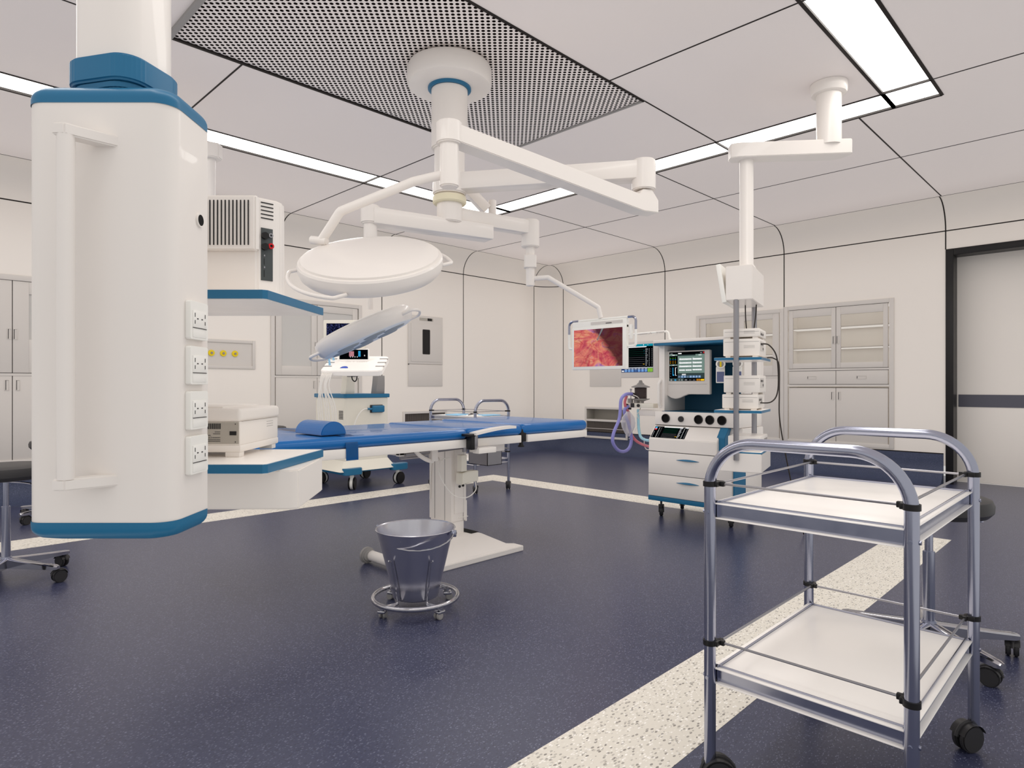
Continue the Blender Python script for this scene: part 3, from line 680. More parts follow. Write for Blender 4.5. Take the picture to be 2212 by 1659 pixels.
t = thing('bucket', 'tapered stainless steel bucket with a wire handle in front of the operating table', 'bucket', (bx, by, .064), RZV)
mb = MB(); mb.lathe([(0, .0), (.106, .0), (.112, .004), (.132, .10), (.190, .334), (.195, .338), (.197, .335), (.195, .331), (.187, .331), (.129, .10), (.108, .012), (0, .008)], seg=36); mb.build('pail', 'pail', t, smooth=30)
mb = MB(); hp = []
for q in range(13):
    a = PI*q/12; hp.append((-.205*math.cos(a)*math.cos(R(18))-.0, -.205*math.cos(a)*math.sin(R(-18))-.19*math.sin(a), .325-.055*math.sin(a)))
hp = [(p[0], p[1], p[2]) for p in hp]
mb.tube(hp, .0045, 8); 
for p in (hp[0], hp[-1]): mb.tube([(p[0]+.012*math.cos(q*PI/5), p[1], p[2]+.012*math.sin(q*PI/5)) for q in range(10)], .003, 6, True)
mb.build('handle', 'chrome', t)
for p in (hp[0], hp[-1]): MB().box(p[0]-.012, p[0]+.012, p[1]-.008, p[1]+.008, p[2]-.02, p[2]+.012, .003).build('handle_lug', 'steel', t)

# ================================================================ OPERATING TABLE
t = thing('operating_table', 'operating table with blue padded top on a single white column and flat base', 'operating table', (2.8, 3.45, 0))
TY0, TY1 = 3.03, 3.93
mb = MB(); mb.prism([(2.24, 2.93), (3.07, 2.93), (3.07, 3.02), (3.03, 3.06), (3.08, 3.28), (3.08, 3.72), (3.03, 3.80), (2.74, 3.80), (2.30, 3.32), (2.24, 3.25)], .0, .034, .004)
b = bmesh.new(); lo = [(2.30, 2.97), (3.01, 2.97), (3.01, 3.78), (2.72, 3.78)]; hi = [(2.62, 3.26), (2.99, 3.26), (2.99, 3.72), (2.62, 3.72)]
A = [b.verts.new((x, y, .033)) for x, y in lo]; B = [b.verts.new((x, y, .075)) for x, y in hi]
for i in range(4): b.faces.new((A[i], A[(i+1) % 4], B[(i+1) % 4], B[i]))
b.faces.new(B); mb._add(b); mb.build('base', 'white', t, world=True)
mb = MB(); mb.cyl((2.19, 2.96, .045), (2.19, 3.41, .045), .032, seg=20, bev=.004); mb.build('cross_tube', 'white', t, world=True)
for y in (3.40,):
    mb = MB(); mb.cyl((2.17, y, .05), (2.17, y+.028, .05), .05, seg=28, bev=.006).cyl((2.17, y-.006, .05), (2.17, y, .05), .034, seg=24); mb.build('base_wheel', 'greyp', t, world=True)
mb = MB(); mb.box(2.975, 3.06, 3.42, 3.60, .034, .037); mb.box(2.93, 3.0, 3.30, 3.66, .076, .078); mb.build('base_slot', 'void', t, world=True)
mb = MB(); mb.box(2.80, 2.915, 3.36, 3.585, .07, .20, .003).box(2.795, 2.93, 3.352, 3.595, .165, .70, .003).box(2.82, 2.90, 3.346, 3.353, .22, .69, .002)
col = mb.build('column', 'white', t, world=True)
mb = MB(); mb.box(2.7935, 2.7955, 3.53, 3.535, .17, .70).box(2.7935, 2.7955, 3.42, 3.424, .17, .70).box(2.90, 2.904, 3.350, 3.3535, .165, .70); mb.build('column_joint', 'greyp', col)
mb = MB(); mb.box(2.925, 2.938, 3.352, 3.595, .155, .30, .003).box(2.86, 2.945, 3.348, 3.353, .186, .19); mb.build('column_flap', 'white', col)
mb = MB()
for x, z in ((2.862, .405), (2.893, .409), (2.915, .425)): mb.cyl((x, 3.340, z), (x, 3.354, z), .009, seg=14)
mb.build('socket', 'black', col)
# sub-frame and struts under the top
mb = MB(); mb.box(2.33, 2.62, 3.30, 3.34, .655, .70, .004).box(2.33, 2.62, 3.60, 3.64, .655, .70, .004).box(2.33, 2.37, 3.30, 3.64, .66, .70, .004).box(2.55, 2.60, 3.25, 3.29, .61, .70, .004).box(2.62, 3.0, 3.24, 3.72, .688, .712, .004).box(2.86, 3.1, 3.14, 3.24, .65, .70, .004)
mb.build('sub_frame', 'white', t, world=True)
mb = MB(); mb.tube(spline([(2.42, 3.27, .70), (2.46, 3.27, .66), (2.52, 3.27, .625), (2.57, 3.27, .61)], 5), .014, 8).build('curved_strut', 'white', t, world=True)
mb = MB(); mb.cyl((2.36, 3.28, .665), (2.88, 3.28, .683), .011, seg=12).cyl((2.38, 3.36, .64), (2.60, 3.36, .64), .014, seg=12).cyl((2.845, 3.27, .65), (2.845, 3.27, .70), .017, seg=12); mb.build('actuator_rod', 'steelm', t, world=True)
# side rails (white) in three lengths with black gaps
for xa, xb in ((1.02, 2.66), (2.70, 3.14), (3.205, 3.865)):
    mb = MB(); mb.box(xa, xb, TY0-.012, TY1+.012, .711, .762, .003); mb.build('platform', 'whitem', t, world=True)
for xa, xb in ((2.662, 2.698), (3.145, 3.20)):
    mb = MB(); mb.box(xa, xb, TY0+.0, TY1-.0, .715, .80, .002); mb.build('hinge_block', 'black', t, world=True)
mb = MB(); mb.cyl((3.17, TY0+.02, .685), (3.17, TY0+.02, .715), .018, .01, seg=12).cyl((3.17, TY0+.02, .678), (3.17, TY0+.02, .688), .022, seg=14); mb.build('clamp_knob', 'black', t, world=True)
# pads
def pad(xa, xb, z0=.762, z1=.826):
    mb = MB(); mb.box(xa, xb, TY0-.008, TY1+.008, z0, z1, .034, 5); mb.build('pad', 'blue', t, world=True)
pad(1.00, 2.665); pad(2.655, 3.165, z1=.832); pad(3.155, 3.885, z1=.838)
# arm support on the near rail
mb = MB(); mb.box(2.655, 2.70, 2.975, 3.01, .70, .79, .003); mb.build('arm_post', 'steelm', t, world=True)
mb = MB(); mb.box(2.60, 2.66, 2.95, 3.02, .785, .80, .003).box(2.635, 2.665, 2.965, 3.015, .70, .79, .003); mb.build('arm_clamp', 'black', t, world=True)
mb = MB(); b = bmesh.new(); G = []
for k in range(9):
    f = k/8; x = 2.645+.355*f; z = .792+.028*math.sin(f*PI*.55); G.append([b.verts.new(p) for p in ((x, 2.93, z), (x, 2.995, z), (x, 2.995, z+.016), (x, 2.93, z+.016))])
for A, B in zip(G, G[1:]):
    for i in range(4): b.faces.new((A[i], A[(i+1) % 4], B[(i+1) % 4], B[i]))
b.faces.new(G[0][::-1]); b.faces.new(G[-1]); bmesh.ops.recalc_face_normals(b, faces=b.faces); mb._add(b); mb.build('arm_rest', 'white', t, world=True)
mb = MB(); mb.box(2.69, 2.84, 2.955, 3.015, .672, .708, .003); mb.build('arm_bracket', 'whitem', t, world=True)
# hanging steel drawer under the foot section
F = Matrix.Translation((3.14, 3.36, 0))
mb = MB(F); mb.box(0, .145, 0, .205, .52, .524).box(0, .004, 0, .205, .52, .625).box(.141, .145, 0, .205, .52, .625).box(0, .145, 0, .004, .52, .625).box(0, .145, .201, .205, .52, .625); mb.build('drawer_box', 'steelm', t, world=True)
mb = MB(F); mb.box(-.02, .20, -.02, .23, .632, .640, .002).box(-.01, .19, .02, .03, .64, .66).box(-.01, .19, .17, .18, .64, .71); mb.build('drawer_lid', 'steelm', t, world=True)
# hand controller clipped to the column, with its coiled lead
hc = MB(); hc.box(2.80, 2.848, 3.25, 3.30, .52, .632, .004); h = hc.build('hand_controller', 'cream', t, world=True)
mb = MB(); mb.prism([(2.795, .435), (2.945, .448), (2.945, .518), (2.86, .520), (2.795, .51)], 3.24, 3.305, .004, X=Matrix(((1, 0, 0, 0), (0, 0, 1, 0), (0, 1, 0, 0), (0, 0, 0, 1)))); mb.build('controller_cradle', 'cream', h)
mb = MB(); mb.tube(spline([(2.92, 3.25, .45), (2.90, 3.22, .39), (2.82, 3.22, .35), (2.73, 3.24, .37), (2.68, 3.28, .44), (2.66, 3.32, .53), (2.70, 3.34, .60), (2.77, 3.34, .61)], 8), .0035, 8)
mb.tube(spline([(2.79, 3.48, .58), (2.79, 3.50, .60), (2.79, 3.55, .58), (2.79, 3.57, .5), (2.79, 3.58, .30)], 6), .0035, 8); mb.build('lead', 'cable', t, world=True)

t = thing('head_cushion', 'half round blue head cushion on the operating table with a strap over the edge', 'cushion', (1.75, 3.3, .83))
mb = MB()
prof = [(.076*math.cos(R(a)), .074*math.sin(R(a))) for a in range(0, 181, 12)]
Tr = Matrix(((1, 0, 0, 1.774), (0, 0, 1, 0), (0, 1, 0, .832), (0, 0, 0, 1)))
mb.prism(prof, 3.12, 3.42, .004, X=Tr); mb.build('roll', 'blue', t, world=True)
mb = MB(); b = bmesh.new(); G = []
pth = [(TY1-.05, .833), (3.5, .834), (3.2, .834), (3.09, .833), (3.055, .826), (3.032, .812), (3.018, .79), (3.014, .76), (3.012, .70)]
for y, z in pth: G.append([b.verts.new(p) for p in ((1.785, y, z), (1.86, y, z))])
for A, B in zip(G, G[1:]): b.faces.new((A[0], A[1], B[1], B[0]))
r = bmesh.ops.solidify(b, geom=list(b.faces), thickness=.003); mb._add(b); mb.build('strap', 'blue', t, world=True)

# ================================================================ LEFT FOREGROUND PENDANT
P0 = L(-.87, 1.43); RW = RZV
t = thing('equipment_pendant', 'huge white and teal ceiling supply pendant in the left foreground with sockets and shelves', 'supply pendant', (P0.x, P0.y, ZC), RW)
F = Matrix.Rotation(RZV, 4, 'Z')        # local x = lateral, y = depth
XL, XR_, D0, D1 = -1.040, -.722, 1.345, 1.512
def bodypoly(g=0): return rrect(XL-g, XR_+g, D0-g, D1+g, .035+g, 8)
mb = MB(F); mb.prism(rrect2(XL, XR_, D0, D1, .045, .008), .808, 1.712); bd = mb.build('service_column', 'white', t, world=True, smooth=50)
for z0, z1, up in ((1.70, 1.742, 1), (.77, .81, 0)):
    mb = MB(F); b = bmesh.new(); Gs = []
    for k in range(6):
        f = k/5; ins = .028*(1-math.sqrt(max(0, 1-f**2))); zz = (z0+.012+(z1-z0-.012)*f) if up else (z1-.012-(z1-z0-.012)*f)
        Gs.append([b.verts.new((x, y, zz)) for x, y in rrect2(XL-.001+ins, XR_+.001-ins, D0-.001+ins, D1+.001-ins, .044, .012)])
    Gs.insert(0, [b.verts.new((x, y, z0 if up else z1)) for x, y in rrect2(XL-.001, XR_+.001, D0-.001, D1+.001, .044, .012)])
    for A, B in zip(Gs, Gs[1:]):
        for i in range(len(A)): b.faces.new((A[i], A[(i+1) % len(A)], B[(i+1) % len(A)], B[i]))
    b.faces.new(Gs[-1]); bmesh.ops.recalc_face_normals(b, faces=b.faces); mb._add(b); mb.build('end_cap', 'teal', t, world=True, smooth=50)
cx, cy = -.880, 1.445
Tq = F @ Matrix.Translation((cx, cy, 0)) @ Matrix.Rotation(R(-14), 4, 'Z')
mb = MB(Tq); mb.prism(rrect(-.093, .093, -.085, .085, .05, 8), 1.755, 1.812, .012, 3).prism(rrect(-.085, .085, -.078, .078, .05, 8), 1.738, 1.757, .004); mb.build('collar', 'teal', t, world=True, smooth=50)
mb = MB(Tq); mb.prism(rrect(-.080, .080, -.074, .074, .04, 8), 1.80, ZC-.002); mb.build('drop_tube', 'white', t, world=True, smooth=50)
# grab handle on the front
mb = MB(F); hx = -.906
mb.tube([(hx, D0-.055, .91), (hx, D0-.055, 1.61)], .0165, 18)
for z in (.900, 1.618):
    mb.prism([(hx-.02, D0-.07), (hx+.008, D0-.072), (hx+.02, D0-.055), (hx+.075, D0+.004), (hx+.03, D0+.004), (hx-.016, D0-.042)], z-.012, z+.012, .003, 2)
mb.build('grab_handle', 'white', t, world=True)
# key hole and four double socket outlets on the right side face
Fs = F @ Matrix(((0, 0, 1, XR_), (1, 0, 0, 0), (0, 1, 0, 0), (0, 0, 0, 1)))      # local x = depth, y = up, z = out to the right
mb = MB(Fs); mb.lathe([(.016, .0), (.016, .004), (.0125, .004)], c=(1.466, 1.482, 0), seg=24).build('port_ring', 'white', t, world=True)
mb = MB(Fs); mb.lathe([(0, .0045), (.0125, .0045), (.013, .001)], c=(1.466, 1.482, 0), seg=24).build('port', 'void', t, world=True)
for zc in (1.247, 1.146, 1.045, .945):
    mb = MB(Fs); mb.prism(rrect(1.402, 1.484, zc-.043, zc+.043, .005, 4), 0, .012, .003); o = mb.build('socket_outlet', 'plast', t, world=True)
    mb = MB(Fs); mb.box(1.412, 1.474, zc-.016, zc+.022, .012, .0135, .0006).box(1.412, 1.474, zc-.038, zc-.017, .012, .013, .0006); mb.build('socket_face', 'plast', o)
    mb = MB(Fs)
    for xx, zz, a, b_ in ((1.420, .012, .001, .0045), (1.420, -.004, .001, .004), (1.466, .012, .001, .0045), (1.466, -.004, .001, .004), (1.432, .004, .003, .0012), (1.452, .004, .003, .0012)): mb.box(xx-a, xx+a, zc+zz-b_, zc+zz+b_, .0134, .0142)
    mb.box(1.412, 1.474, zc-.0175, zc-.0165, .0126, .0142, mi=0); mb.build('pin_slots', 'char', o)
# shelves
for zt, lab in ((1.371, 'upper'), (.88, 'lower')):
    poly = [(-1.28, 1.78), (-.70, 1.78), (-.688, 1.79), (-.655, 2.205), (-1.28, 2.215)]
    mb = MB(F); mb.prism(poly, zt-.026, zt-.0015); mb.build('shelf_edge', 'teal', t, world=True)
    mb = MB(F); p2 = [(-1.276, 1.784), (-.70, 1.784), (-.692, 1.791), (-.66, 2.201), (-1.276, 2.211)]; mb.prism(p2, zt-.002, zt); mb.prism(p2, zt-.028, zt-.0255); mb.build('shelf_board', 'lamin', t, world=True)
mb = MB(F); mb.prism([(-1.27, 1.862), (-.655, 1.862), (-.63, 1.875), (-.657, 2.20), (-1.27, 2.20)], .737, .853, .004); mb.build('drawer_unit', 'whitem', t, world=True)
mb = MB(F); mb.box(-1.125, -1.085, 1.50, 2.21, .83, 1.66, .004); mb.build('shelf_rail', 'white', t, world=True)

# monitor case on the upper shelf
t = thing('monitor_case', 'white device with vertical vent slots on the upper shelf of the left pendant', 'medical device', L(-.95, 1.95, 1.371), RW)
mb = MB(F)
mb.prism([(-1.22, 1.885), (-.757, 1.885), (-.712, 1.93), (-.704, 1.96), (-.76, 2.12), (-1.22, 2.12)], 1.371, 1.662, .006, 3)
mb.prism([(-.735, 1.93), (-.708, 1.935), (-.7145, 1.99), (-.74, 2.05)], 1.375, 1.652, .005, 2)
mb.prism([(-1.22, 1.87), (-.757, 1.87), (-.747, 1.885), (-1.22, 1.89)], 1.50, 1.662, .004, 2)
mb.build('case', 'white', t, world=True)
mb = MB(F)
for k in range(16): x = -.776-.0113*k; mb.box(x-.0015, x+.0015, 1.8675, 1.8705, 1.515, 1.647)
mb.build('vent_slots', 'black', t, world=True)
Fd = F @ Matrix.Translation((-.757, 1.8845, 0)) @ Matrix.Rotation(R(45), 4, 'Z')      # chamfered face, local x along it
mb = MB(Fd)
for k in range(5): mb.box(.012, .050, -.0012, .0, 1.600+.0115*k, 1.603+.0115*k)
mb.build('side_slots', 'black', t, world=True)
mb = MB(Fd); mb.box(.012, .048, -.0018, .0, 1.415, 1.572, .0004); pn = mb.build('connector_panel', 'dkgreen', t, world=True)
mb = MB(Fd); mb.cyl((.022, -.012, 1.548), (.022, 0, 1.548), .0105, seg=10).cyl((.022, -.012, 1.515), (.022, 0, 1.515), .0105, seg=10); mb.build('knob', 'black', pn)
mb = MB(Fd); mb.lathe([(.004, .0), (.0085, .0), (.0085, .006), (.004, .006)], seg=18, X=Matrix(((1, 0, 0, .041), (0, 0, -1, -.0015), (0, 1, 0, 1.520), (0, 0, 0, 1)))); mb.build('socket_ring', 'red', pn, label='red socket ring')
mb = MB(Fd); mb.lathe([(.003, .0), (.007, .0), (.007, .004), (.003, .004)], seg=18, X=Matrix(((1, 0, 0, .041), (0, 0, -1, -.0015), (0, 1, 0, 1.552), (0, 0, 0, 1)))).box(.020, .024, -.003, -.001, 1.487, 1.492).box(.020, .024, -.003, -.001, 1.452, 1.457).box(.020, .022, -.0022, -.001, 1.462, 1.481, mi=1).box(.020, .022, -.0022, -.001, 1.425, 1.446, mi=1); mb.build('socket_marks', ['steelm', 'black'], pn)

# generator box on the lower shelf
t = thing('generator_unit', 'grey white box with a label plate on the lower shelf of the left pendant', 'medical device', L(-1.0, 2.1, .88), RW)
mb = MB(F); mb.box(-1.26, -.836, 1.955, 2.275, .895, .918, .005, 2).box(-1.26, -.838, 1.957, 2.273, .917, .990, .003).box(-1.26, -.834, 1.95, 2.28, .989, 1.030, .012, 4).box(-1.26, -.90, 1.98, 2.26, 1.02, 1.036, .006, 3)
cs = mb.build('case', 'whitem', t, world=True)
for x, y in ((-.862, 1.975), (-.862, 2.24), (-1.23, 1.975), (-1.23, 2.24)): MB(F).box(x-.022, x+.022, y-.018, y+.018, .88, .896, .002).build('foot', 'whitem', t, world=True)
mb = MB(F); mb.box(-1.24, -.8415, 1.9555, 1.9575, .921, .988); pl = mb.build('label_plate', 'greypan', t, world=True)
mb = MB(F)
for k in range(22): x = -.899-.006*k; mb.box(x-.0018, x+.0018, 1.9545, 1.956, .967, .984)
mb.box(-.869, -.8485, 1.9538, 1.956, .948, .960)
mb.cyl((-.8515, 1.954, .982), (-.8515, 1.956, .982), .0015, seg=8).cyl((-.8515, 1.954, .927), (-.8515, 1.956, .927), .0015, seg=8)
mb.build('rear_slots', 'black', pl)
mb = MB(F)    # the printed lines of the rating plate, seen as rows of small mirrored print
random.seed(3)
for row, (x0, x1) in enumerate([(-.915, -.898), (-.920, -.898), (-.95, -.9276), (-.923, -.898), (-1.0, -.898), (-1.0, -.898)]):
    z = (.958, .9522, .9475, .9405, .934, .9293)[row]; x = x0
    while x < x1:
        w_ = random.uniform(.0010, .0032); mb.box(x, min(x+w_, x1), 1.9549, 1.956, z-.0009, z+.0009); x += w_+.0006
for s in (0, .0055): mb.tube([(-.934+s+.0026*math.cos(R(a)), 1.955, .9405+.0030*math.sin(R(a))) for a in range(-80, 81, 20)], .0005, 5)
mb.cyl((-.934, 1.955, .9405), (-.9316, 1.955, .9405), .0005, seg=5)
mb.build('plate_print', 'char', pl)
mb = MB(F)
for k in range(3): mb.box(-.8382, -.8372, 2.17, 2.225, .962+.008*k, .963+.008*k)
mb.box(-.8345, -.8335, 1.96, 2.27, .9892, .9902)
mb.build('side_slots', 'greyp', cs)

# second pendant far behind the left one: only its upper arm end and pole show
q = L(-2.06, 4.32); t = thing('ceiling_pendant', 'distant white pendant arm and pole just right of the big left pendant', 'supply pendant', (q.x, q.y, ZC), RW)
mb = MB(F); mb.cyl((-2.75, 4.32, 2.72), (-2.75, 4.32, ZC), .078, seg=28).cyl((-2.75, 4.32, ZC-.08), (-2.75, 4.32, ZC-.001), .117, seg=32, bev=.01); mb.build('drop_tube', 'white', t, world=True)
mb = MB(F); mb.prism([(-2.86, 4.27), (-2.03, 4.27), (-1.985, 4.30), (-1.985, 4.36), (-2.05, 4.41), (-2.86, 4.41)], 2.645, 2.745, .006); mb.build('arm', 'white', t, world=True)
mb = MB(F); mb.cyl((-2.055, 4.335, 2.0), (-2.055, 4.335, 2.65), .030, seg=24); mb.build('pole', 'white', t, world=True)
mb = MB(F); mb.box(-2.15, -1.97, 4.25, 4.60, 1.78, 2.0, .01); mb.build('head', 'white', t, world=True)

# ================================================================ SURGICAL LIGHT
q = L(-.403, 4.10); t = thing('surgical_light', 'ceiling mounted white surgical light with jointed arms and two round lamp heads', 'surgical light', (q.x, q.y, ZC), RW)
c0 = (-.403, 4.10)
mb = MB(F); mb.lathe([(0, 3.02), (.235, 3.02), (.262, 3.028), (.272, 3.045), (.272, 3.13), (.262, 3.150), (.2, ZC+.006)], c=(c0[0], c0[1], 0), seg=56); mb.build('ceiling_flange', 'white', t, world=True)
mb = MB(F); mb.lathe([(.125, 3.021), (.139, 3.021), (.139, 3.008), (.133, 3.004), (.118, 3.004)], c=(c0[0], c0[1], 0), seg=48).build('flange_ring', 'teal', t, world=True)
mb = MB(F); mb.cyl((*c0, 2.62), (*c0, 3.01), .117, seg=48, bev=.008).cyl((*c0, 2.36), (*c0, 2.63), .098, seg=40).cyl((*c0, 2.15), (*c0, 2.40), .082, seg=40, bev=.006); mb.build('column', 'white', t, world=True)
mb = MB(F); mb.lathe([(.08, 2.318), (.104, 2.318), (.108, 2.310), (.108, 2.278), (.100, 2.270), (.08, 2.270)], c=(*c0, 0), seg=48).build('column_ring', 'beige', t, world=True)
def beam(mb, a, b_, za, zb, w, h, ext=(0, 0), bev=.006):
    """box beam from point a to b_ (lat, dep), za/zb = top heights, h = height"""
    a = Vector((*a, za)); b_ = Vector((*b_, zb)); d = b_-a; Lh = d.length
    ang = math.atan2(d.y, d.x); el = math.asin(d.z/Lh)
    T = Matrix.Translation(a) @ Matrix.Rotation(ang, 4, 'Z') @ Matrix.Rotation(-el, 4, 'Y')
    mb.box(-ext[0], Lh+ext[1], -w/2, w/2, -h, 0, bev, 2, X=T)
e1 = (.800, 3.86)
mb = MB(F); beam(mb, c0, e1, 2.458, 2.458, .12, .108, (.08, 0)); mb.cyl((*c0, 2.33), (*c0, 2.47), .108, seg=40, bev=.008); mb.build('upper_arm', 'white', t, world=True)
mb = MB(F); mb.cyl((*e1, 2.285), (*e1, 2.468), .072, seg=36, bev=.006); mb.build('upper_arm_joint', 'white', t, world=True)
s0 = (-.316, 3.20)
mb = MB(F)      # spring arm: from under the joint back towards the lamp, ending in a wedge
A_ = Vector((*s0, 0)); B_ = Vector((*e1, 0)); dd = (B_-A_); Ls = dd.length; ang = math.atan2(dd.y, dd.x)
T = Matrix.Translation((s0[0], s0[1], 0)) @ Matrix.Rotation(ang, 4, 'Z') @ Matrix(((1, 0, 0, 0), (0, 0, -1, .052), (0, 1, 0, 0), (0, 0, 0, 1)))
mb.prism([(0, 2.325), (Ls-.04, 2.145), (Ls+.075, 2.150), (Ls+.075, 2.225), (Ls+.02, 2.285), (Ls-.05, 2.275), (Ls-.075, 2.244), (0, 2.414)], 0, .104, .004, X=T); mb.build('spring_arm', 'white', t, world=True)
mb = MB(F); mb.cyl((*s0, 2.315), (*s0, 2.425), .066, seg=36, bev=.006); mb.build('spring_arm_joint', 'white', t, world=True)
mb = MB(F); mb.cyl((*s0, 2.10), (*s0, 2.33), .048, seg=32, bev=.006); mb.build('spindle', 'white', t, world=True)
# lamp yoke tube
def dp(px, py, d): return (((px-1106)/1372)*d, d, 1.1-(py-833.5)*d/1372)
mb = MB(F); mb.tube(fillet([(-.345, 3.20, 2.165), (-.50, 3.22, 2.135), (-.875, 3.24, 1.99), (-.985, 3.29, 1.855)], .06, 6), .0235, 16)
mb.cyl((-1.045, 3.30, 1.858), (-.955, 3.28, 1.846), .0215, seg=18, bev=.003); mb.build('lamp_yoke', 'white', t, world=True)
def lamp_head(T, Rr, th, name, down=True, loops=()):
    mb = MB(T)
    mb.lathe([(0, .022), (Rr*.55, .018), (Rr*.88, .006), (Rr*.945, .0), (Rr*.95, -.010), (Rr*.985, -.012), (Rr, -.022), (Rr, -th*.55), (Rr*.975, -th*.8), (Rr*.92, -th), (0, -th)], seg=72)
    h = mb.build('lamp_head', 'white', t, world=True, smooth=28)
    mb = MB(T); mb.lathe([(0, -th-.006), (Rr*.86, -th-.006), (Rr*.905, -th-.001), (Rr*.91, -th+.01)], seg=64); mb.build('lens_cover', 'lens', h)
    mb = MB(T)
    for k in range(6):
        a = 2*PI*k/6+.25; mb.lathe([(0, -th-.012), (Rr*.20, -th-.012), (Rr*.225, -th-.006)], c=(Rr*.56*math.cos(a), Rr*.56*math.sin(a), 0), seg=24)
    mb.lathe([(0, -th-.012), (Rr*.16, -th-.012), (Rr*.19, -th-.006)], seg=24)
    mb.build('led_cluster', 'lensdk', h)
    for a0, a1, zo in loops:
        n = 14; pts = [(Rr*.99*math.cos(R(a0)), Rr*.99*math.sin(R(a0)), zo)]+[((Rr+.05)*math.cos(R(a0+(a1-a0)*k/n)), (Rr+.05)*math.sin(R(a0+(a1-a0)*k/n)), zo) for k in range(1, n)]+[(Rr*.99*math.cos(R(a1)), Rr*.99*math.sin(R(a1)), zo)]
        mb = MB(T); mb.tube(fillet(pts, .02, 3), .0095, 10); mb.build('grip_rail', 'white', h)
TL1 = F @ Matrix.Translation((-.702, 3.15, 1.748)) @ Matrix.Rotation(R(29), 4, 'X')
lamp_head(TL1, .356, .10, 'a', loops=[(178, 262, -.075), (12, 62, -.075), (95, 150, -.075)])
nrm = Vector((-.42, -.08, .90)).normalized(); TL2 = F @ Matrix.Translation((-.915, 3.86, 1.47)) @ nrm.to_track_quat('Z', 'Y').to_matrix().to_4x4()
lamp_head(TL2, .31, .095, 'b', loops=[(150, 205, -.07), (-28, 28, -.07), (255, 290, -.07)] if False else [])
TL2b = F @ Matrix.Translation((-.915, 3.86, 1.47)) @ Matrix(((.9062, 0, -.4226, 0), (0, 1, 0, 0), (.4226, 0, .9062, 0), (0, 0, 0, 1)))
hh = kids(t)[-1]
for a0, a1 in ((150, 208), (-28, 28)):
    n = 12; Rr = .31; zo = -.07
    pts = [(Rr*.97*math.cos(R(a0)), Rr*.97*math.sin(R(a0)), zo)]+[((Rr+.045)*math.cos(R(a0+(a1-a0)*k/n)), (Rr+.045)*math.sin(R(a0+(a1-a0)*k/n)), zo) for k in range(1, n)]+[(Rr*.97*math.cos(R(a1)), Rr*.97*math.sin(R(a1)), zo)]
    mb = MB(TL2b); mb.tube(fillet(pts, .02, 3), .009, 10); mb.build('grip_rail', 'white', hh, world=True)
# lower arm carrying the second lamp
a1_ = (-.854, 3.83); a2_ = (-.15, 4.26)
mb = MB(F); beam(mb, a1_, a2_, 2.170, 2.170, .125, .10, (0, 0), .012); mb.build('lower_arm', 'white', t, world=True)
mb = MB(F); mb.cyl((*a1_, 2.075), (*a1_, 2.185), .057, seg=32, bev=.008); mb.build('lower_arm_joint', 'white', t, world=True)
mb = MB(F); mb.cyl((*a1_, 1.90), (*a1_, 2.08), .040, seg=28).cyl((*a1_, 1.56), (*a1_, 1.92), .0165, seg=20); mb.build('lamp_stem', 'white', t, world=True)
# display arm
e3 = (.128, 4.45)
mb = MB(F); beam(mb, c0, e3, 2.249, 2.249, .09, .092, (0, -.03)); mb.build('display_arm', 'white', t, world=True)
mb = MB(F); mb.cyl((*e3, 2.07), (*e3, 2.258), .063, seg=32, bev=.005); mb.build('display_arm_joint', 'white', t, world=True)
mb = MB(F); mb.cyl((*e3, 1.80), (*e3, 2.08), .030, seg=24, bev=.002).prism(rrect(e3[0]-.043, e3[0]+.043, e3[1]-.043, e3[1]+.043, .012, 3), 1.925, 2.01, .002); mb.build('display_pole', 'white', t, world=True)
mb = MB(F); mb.tube(fillet([(.15, 4.45, 1.852), (.252, 4.45, 1.860), (.605, 4.45, 1.650), (.622, 4.45, 1.575)], .015, 3), .0165, 14); mb.build('display_bracket', 'white', t, world=True)
mb = MB(F); mb.cyl((-.135, 4.36, 2.24), (-.135, 4.36, 2.372), .027, seg=20, bev=.003); beam(mb, (-.34, 4.30), (-.15, 4.36), 2.52, 2.33, .06, .07, (0, 0)); mb.build('rear_spring_arm', 'white', t, world=True)

# ================================================================ SCREENS
def screen_ui(F, W_, H_, items, parent, eps=.0006):
    """items: (x0,x1,y0,y1,material key) in 0..1 of the screen; one mesh"""
    keys = []; mb = MB(F)
    for n, (a, b_, c, d, k) in enumerate(items):
        if k not in keys: keys.append(k)
        z = eps*(1+(n > 0)); mb.quad((a*W_, c*H_, z), (b_*W_, c*H_, z), (b_*W_, d*H_, z), (a*W_, d*H_, z), mi=keys.index(k))
    return mb.build('screen', keys, parent, world=True, smooth=0, label='lit screen')
# surgical display, facing the operating table head
SX = 3.58
t = thing('surgical_display', 'white surgical monitor showing red endoscopic tissue, hanging over the table foot', 'monitor', (SX, 2.70, 1.2))
F1 = face_negX(SX, 2.935, 1.214)
mb = MB(F1); mb.box(0, .47, 0, .305, -.035, 0, .006, 2).box(.0, .47, .28, .345, -.04, -.006, .005); cs = mb.build('housing', 'plast', t, world=True)
mb = MB(F1); mb.box(.022, .442, .023, .285, 0, .0015); mb.build('screen', tissue_mat('endoscopy_picture', 1.237-1.2, 1.499-1.2, 2.493-2.70, 2.913-2.70), t, world=True, label='screen showing red tissue')
mb = MB(F1)   # grasping instrument shown on the picture
mb.prism([(.235, .218), (.243, .222), (.285, .285), (.268, .285)], .0016, .0020); mb.quad((.226, .205, .0021), (.236, .203, .0021), (.246, .222, .0021), (.238, .226, .0021)); mb.build('pictured_instrument', emis('screen_instrument', srgb(118, 122, 122), 1), cs)
mb = MB(F1); mb.box(.17, .44, .315, .335, -.0062, -.004).box(.30, .35, .318, .323, -.005, -.003, mi=1); mb.build('control_strip', ['cabin', 'char'], cs)
zt, zb = .352, .155; r_ = .0085
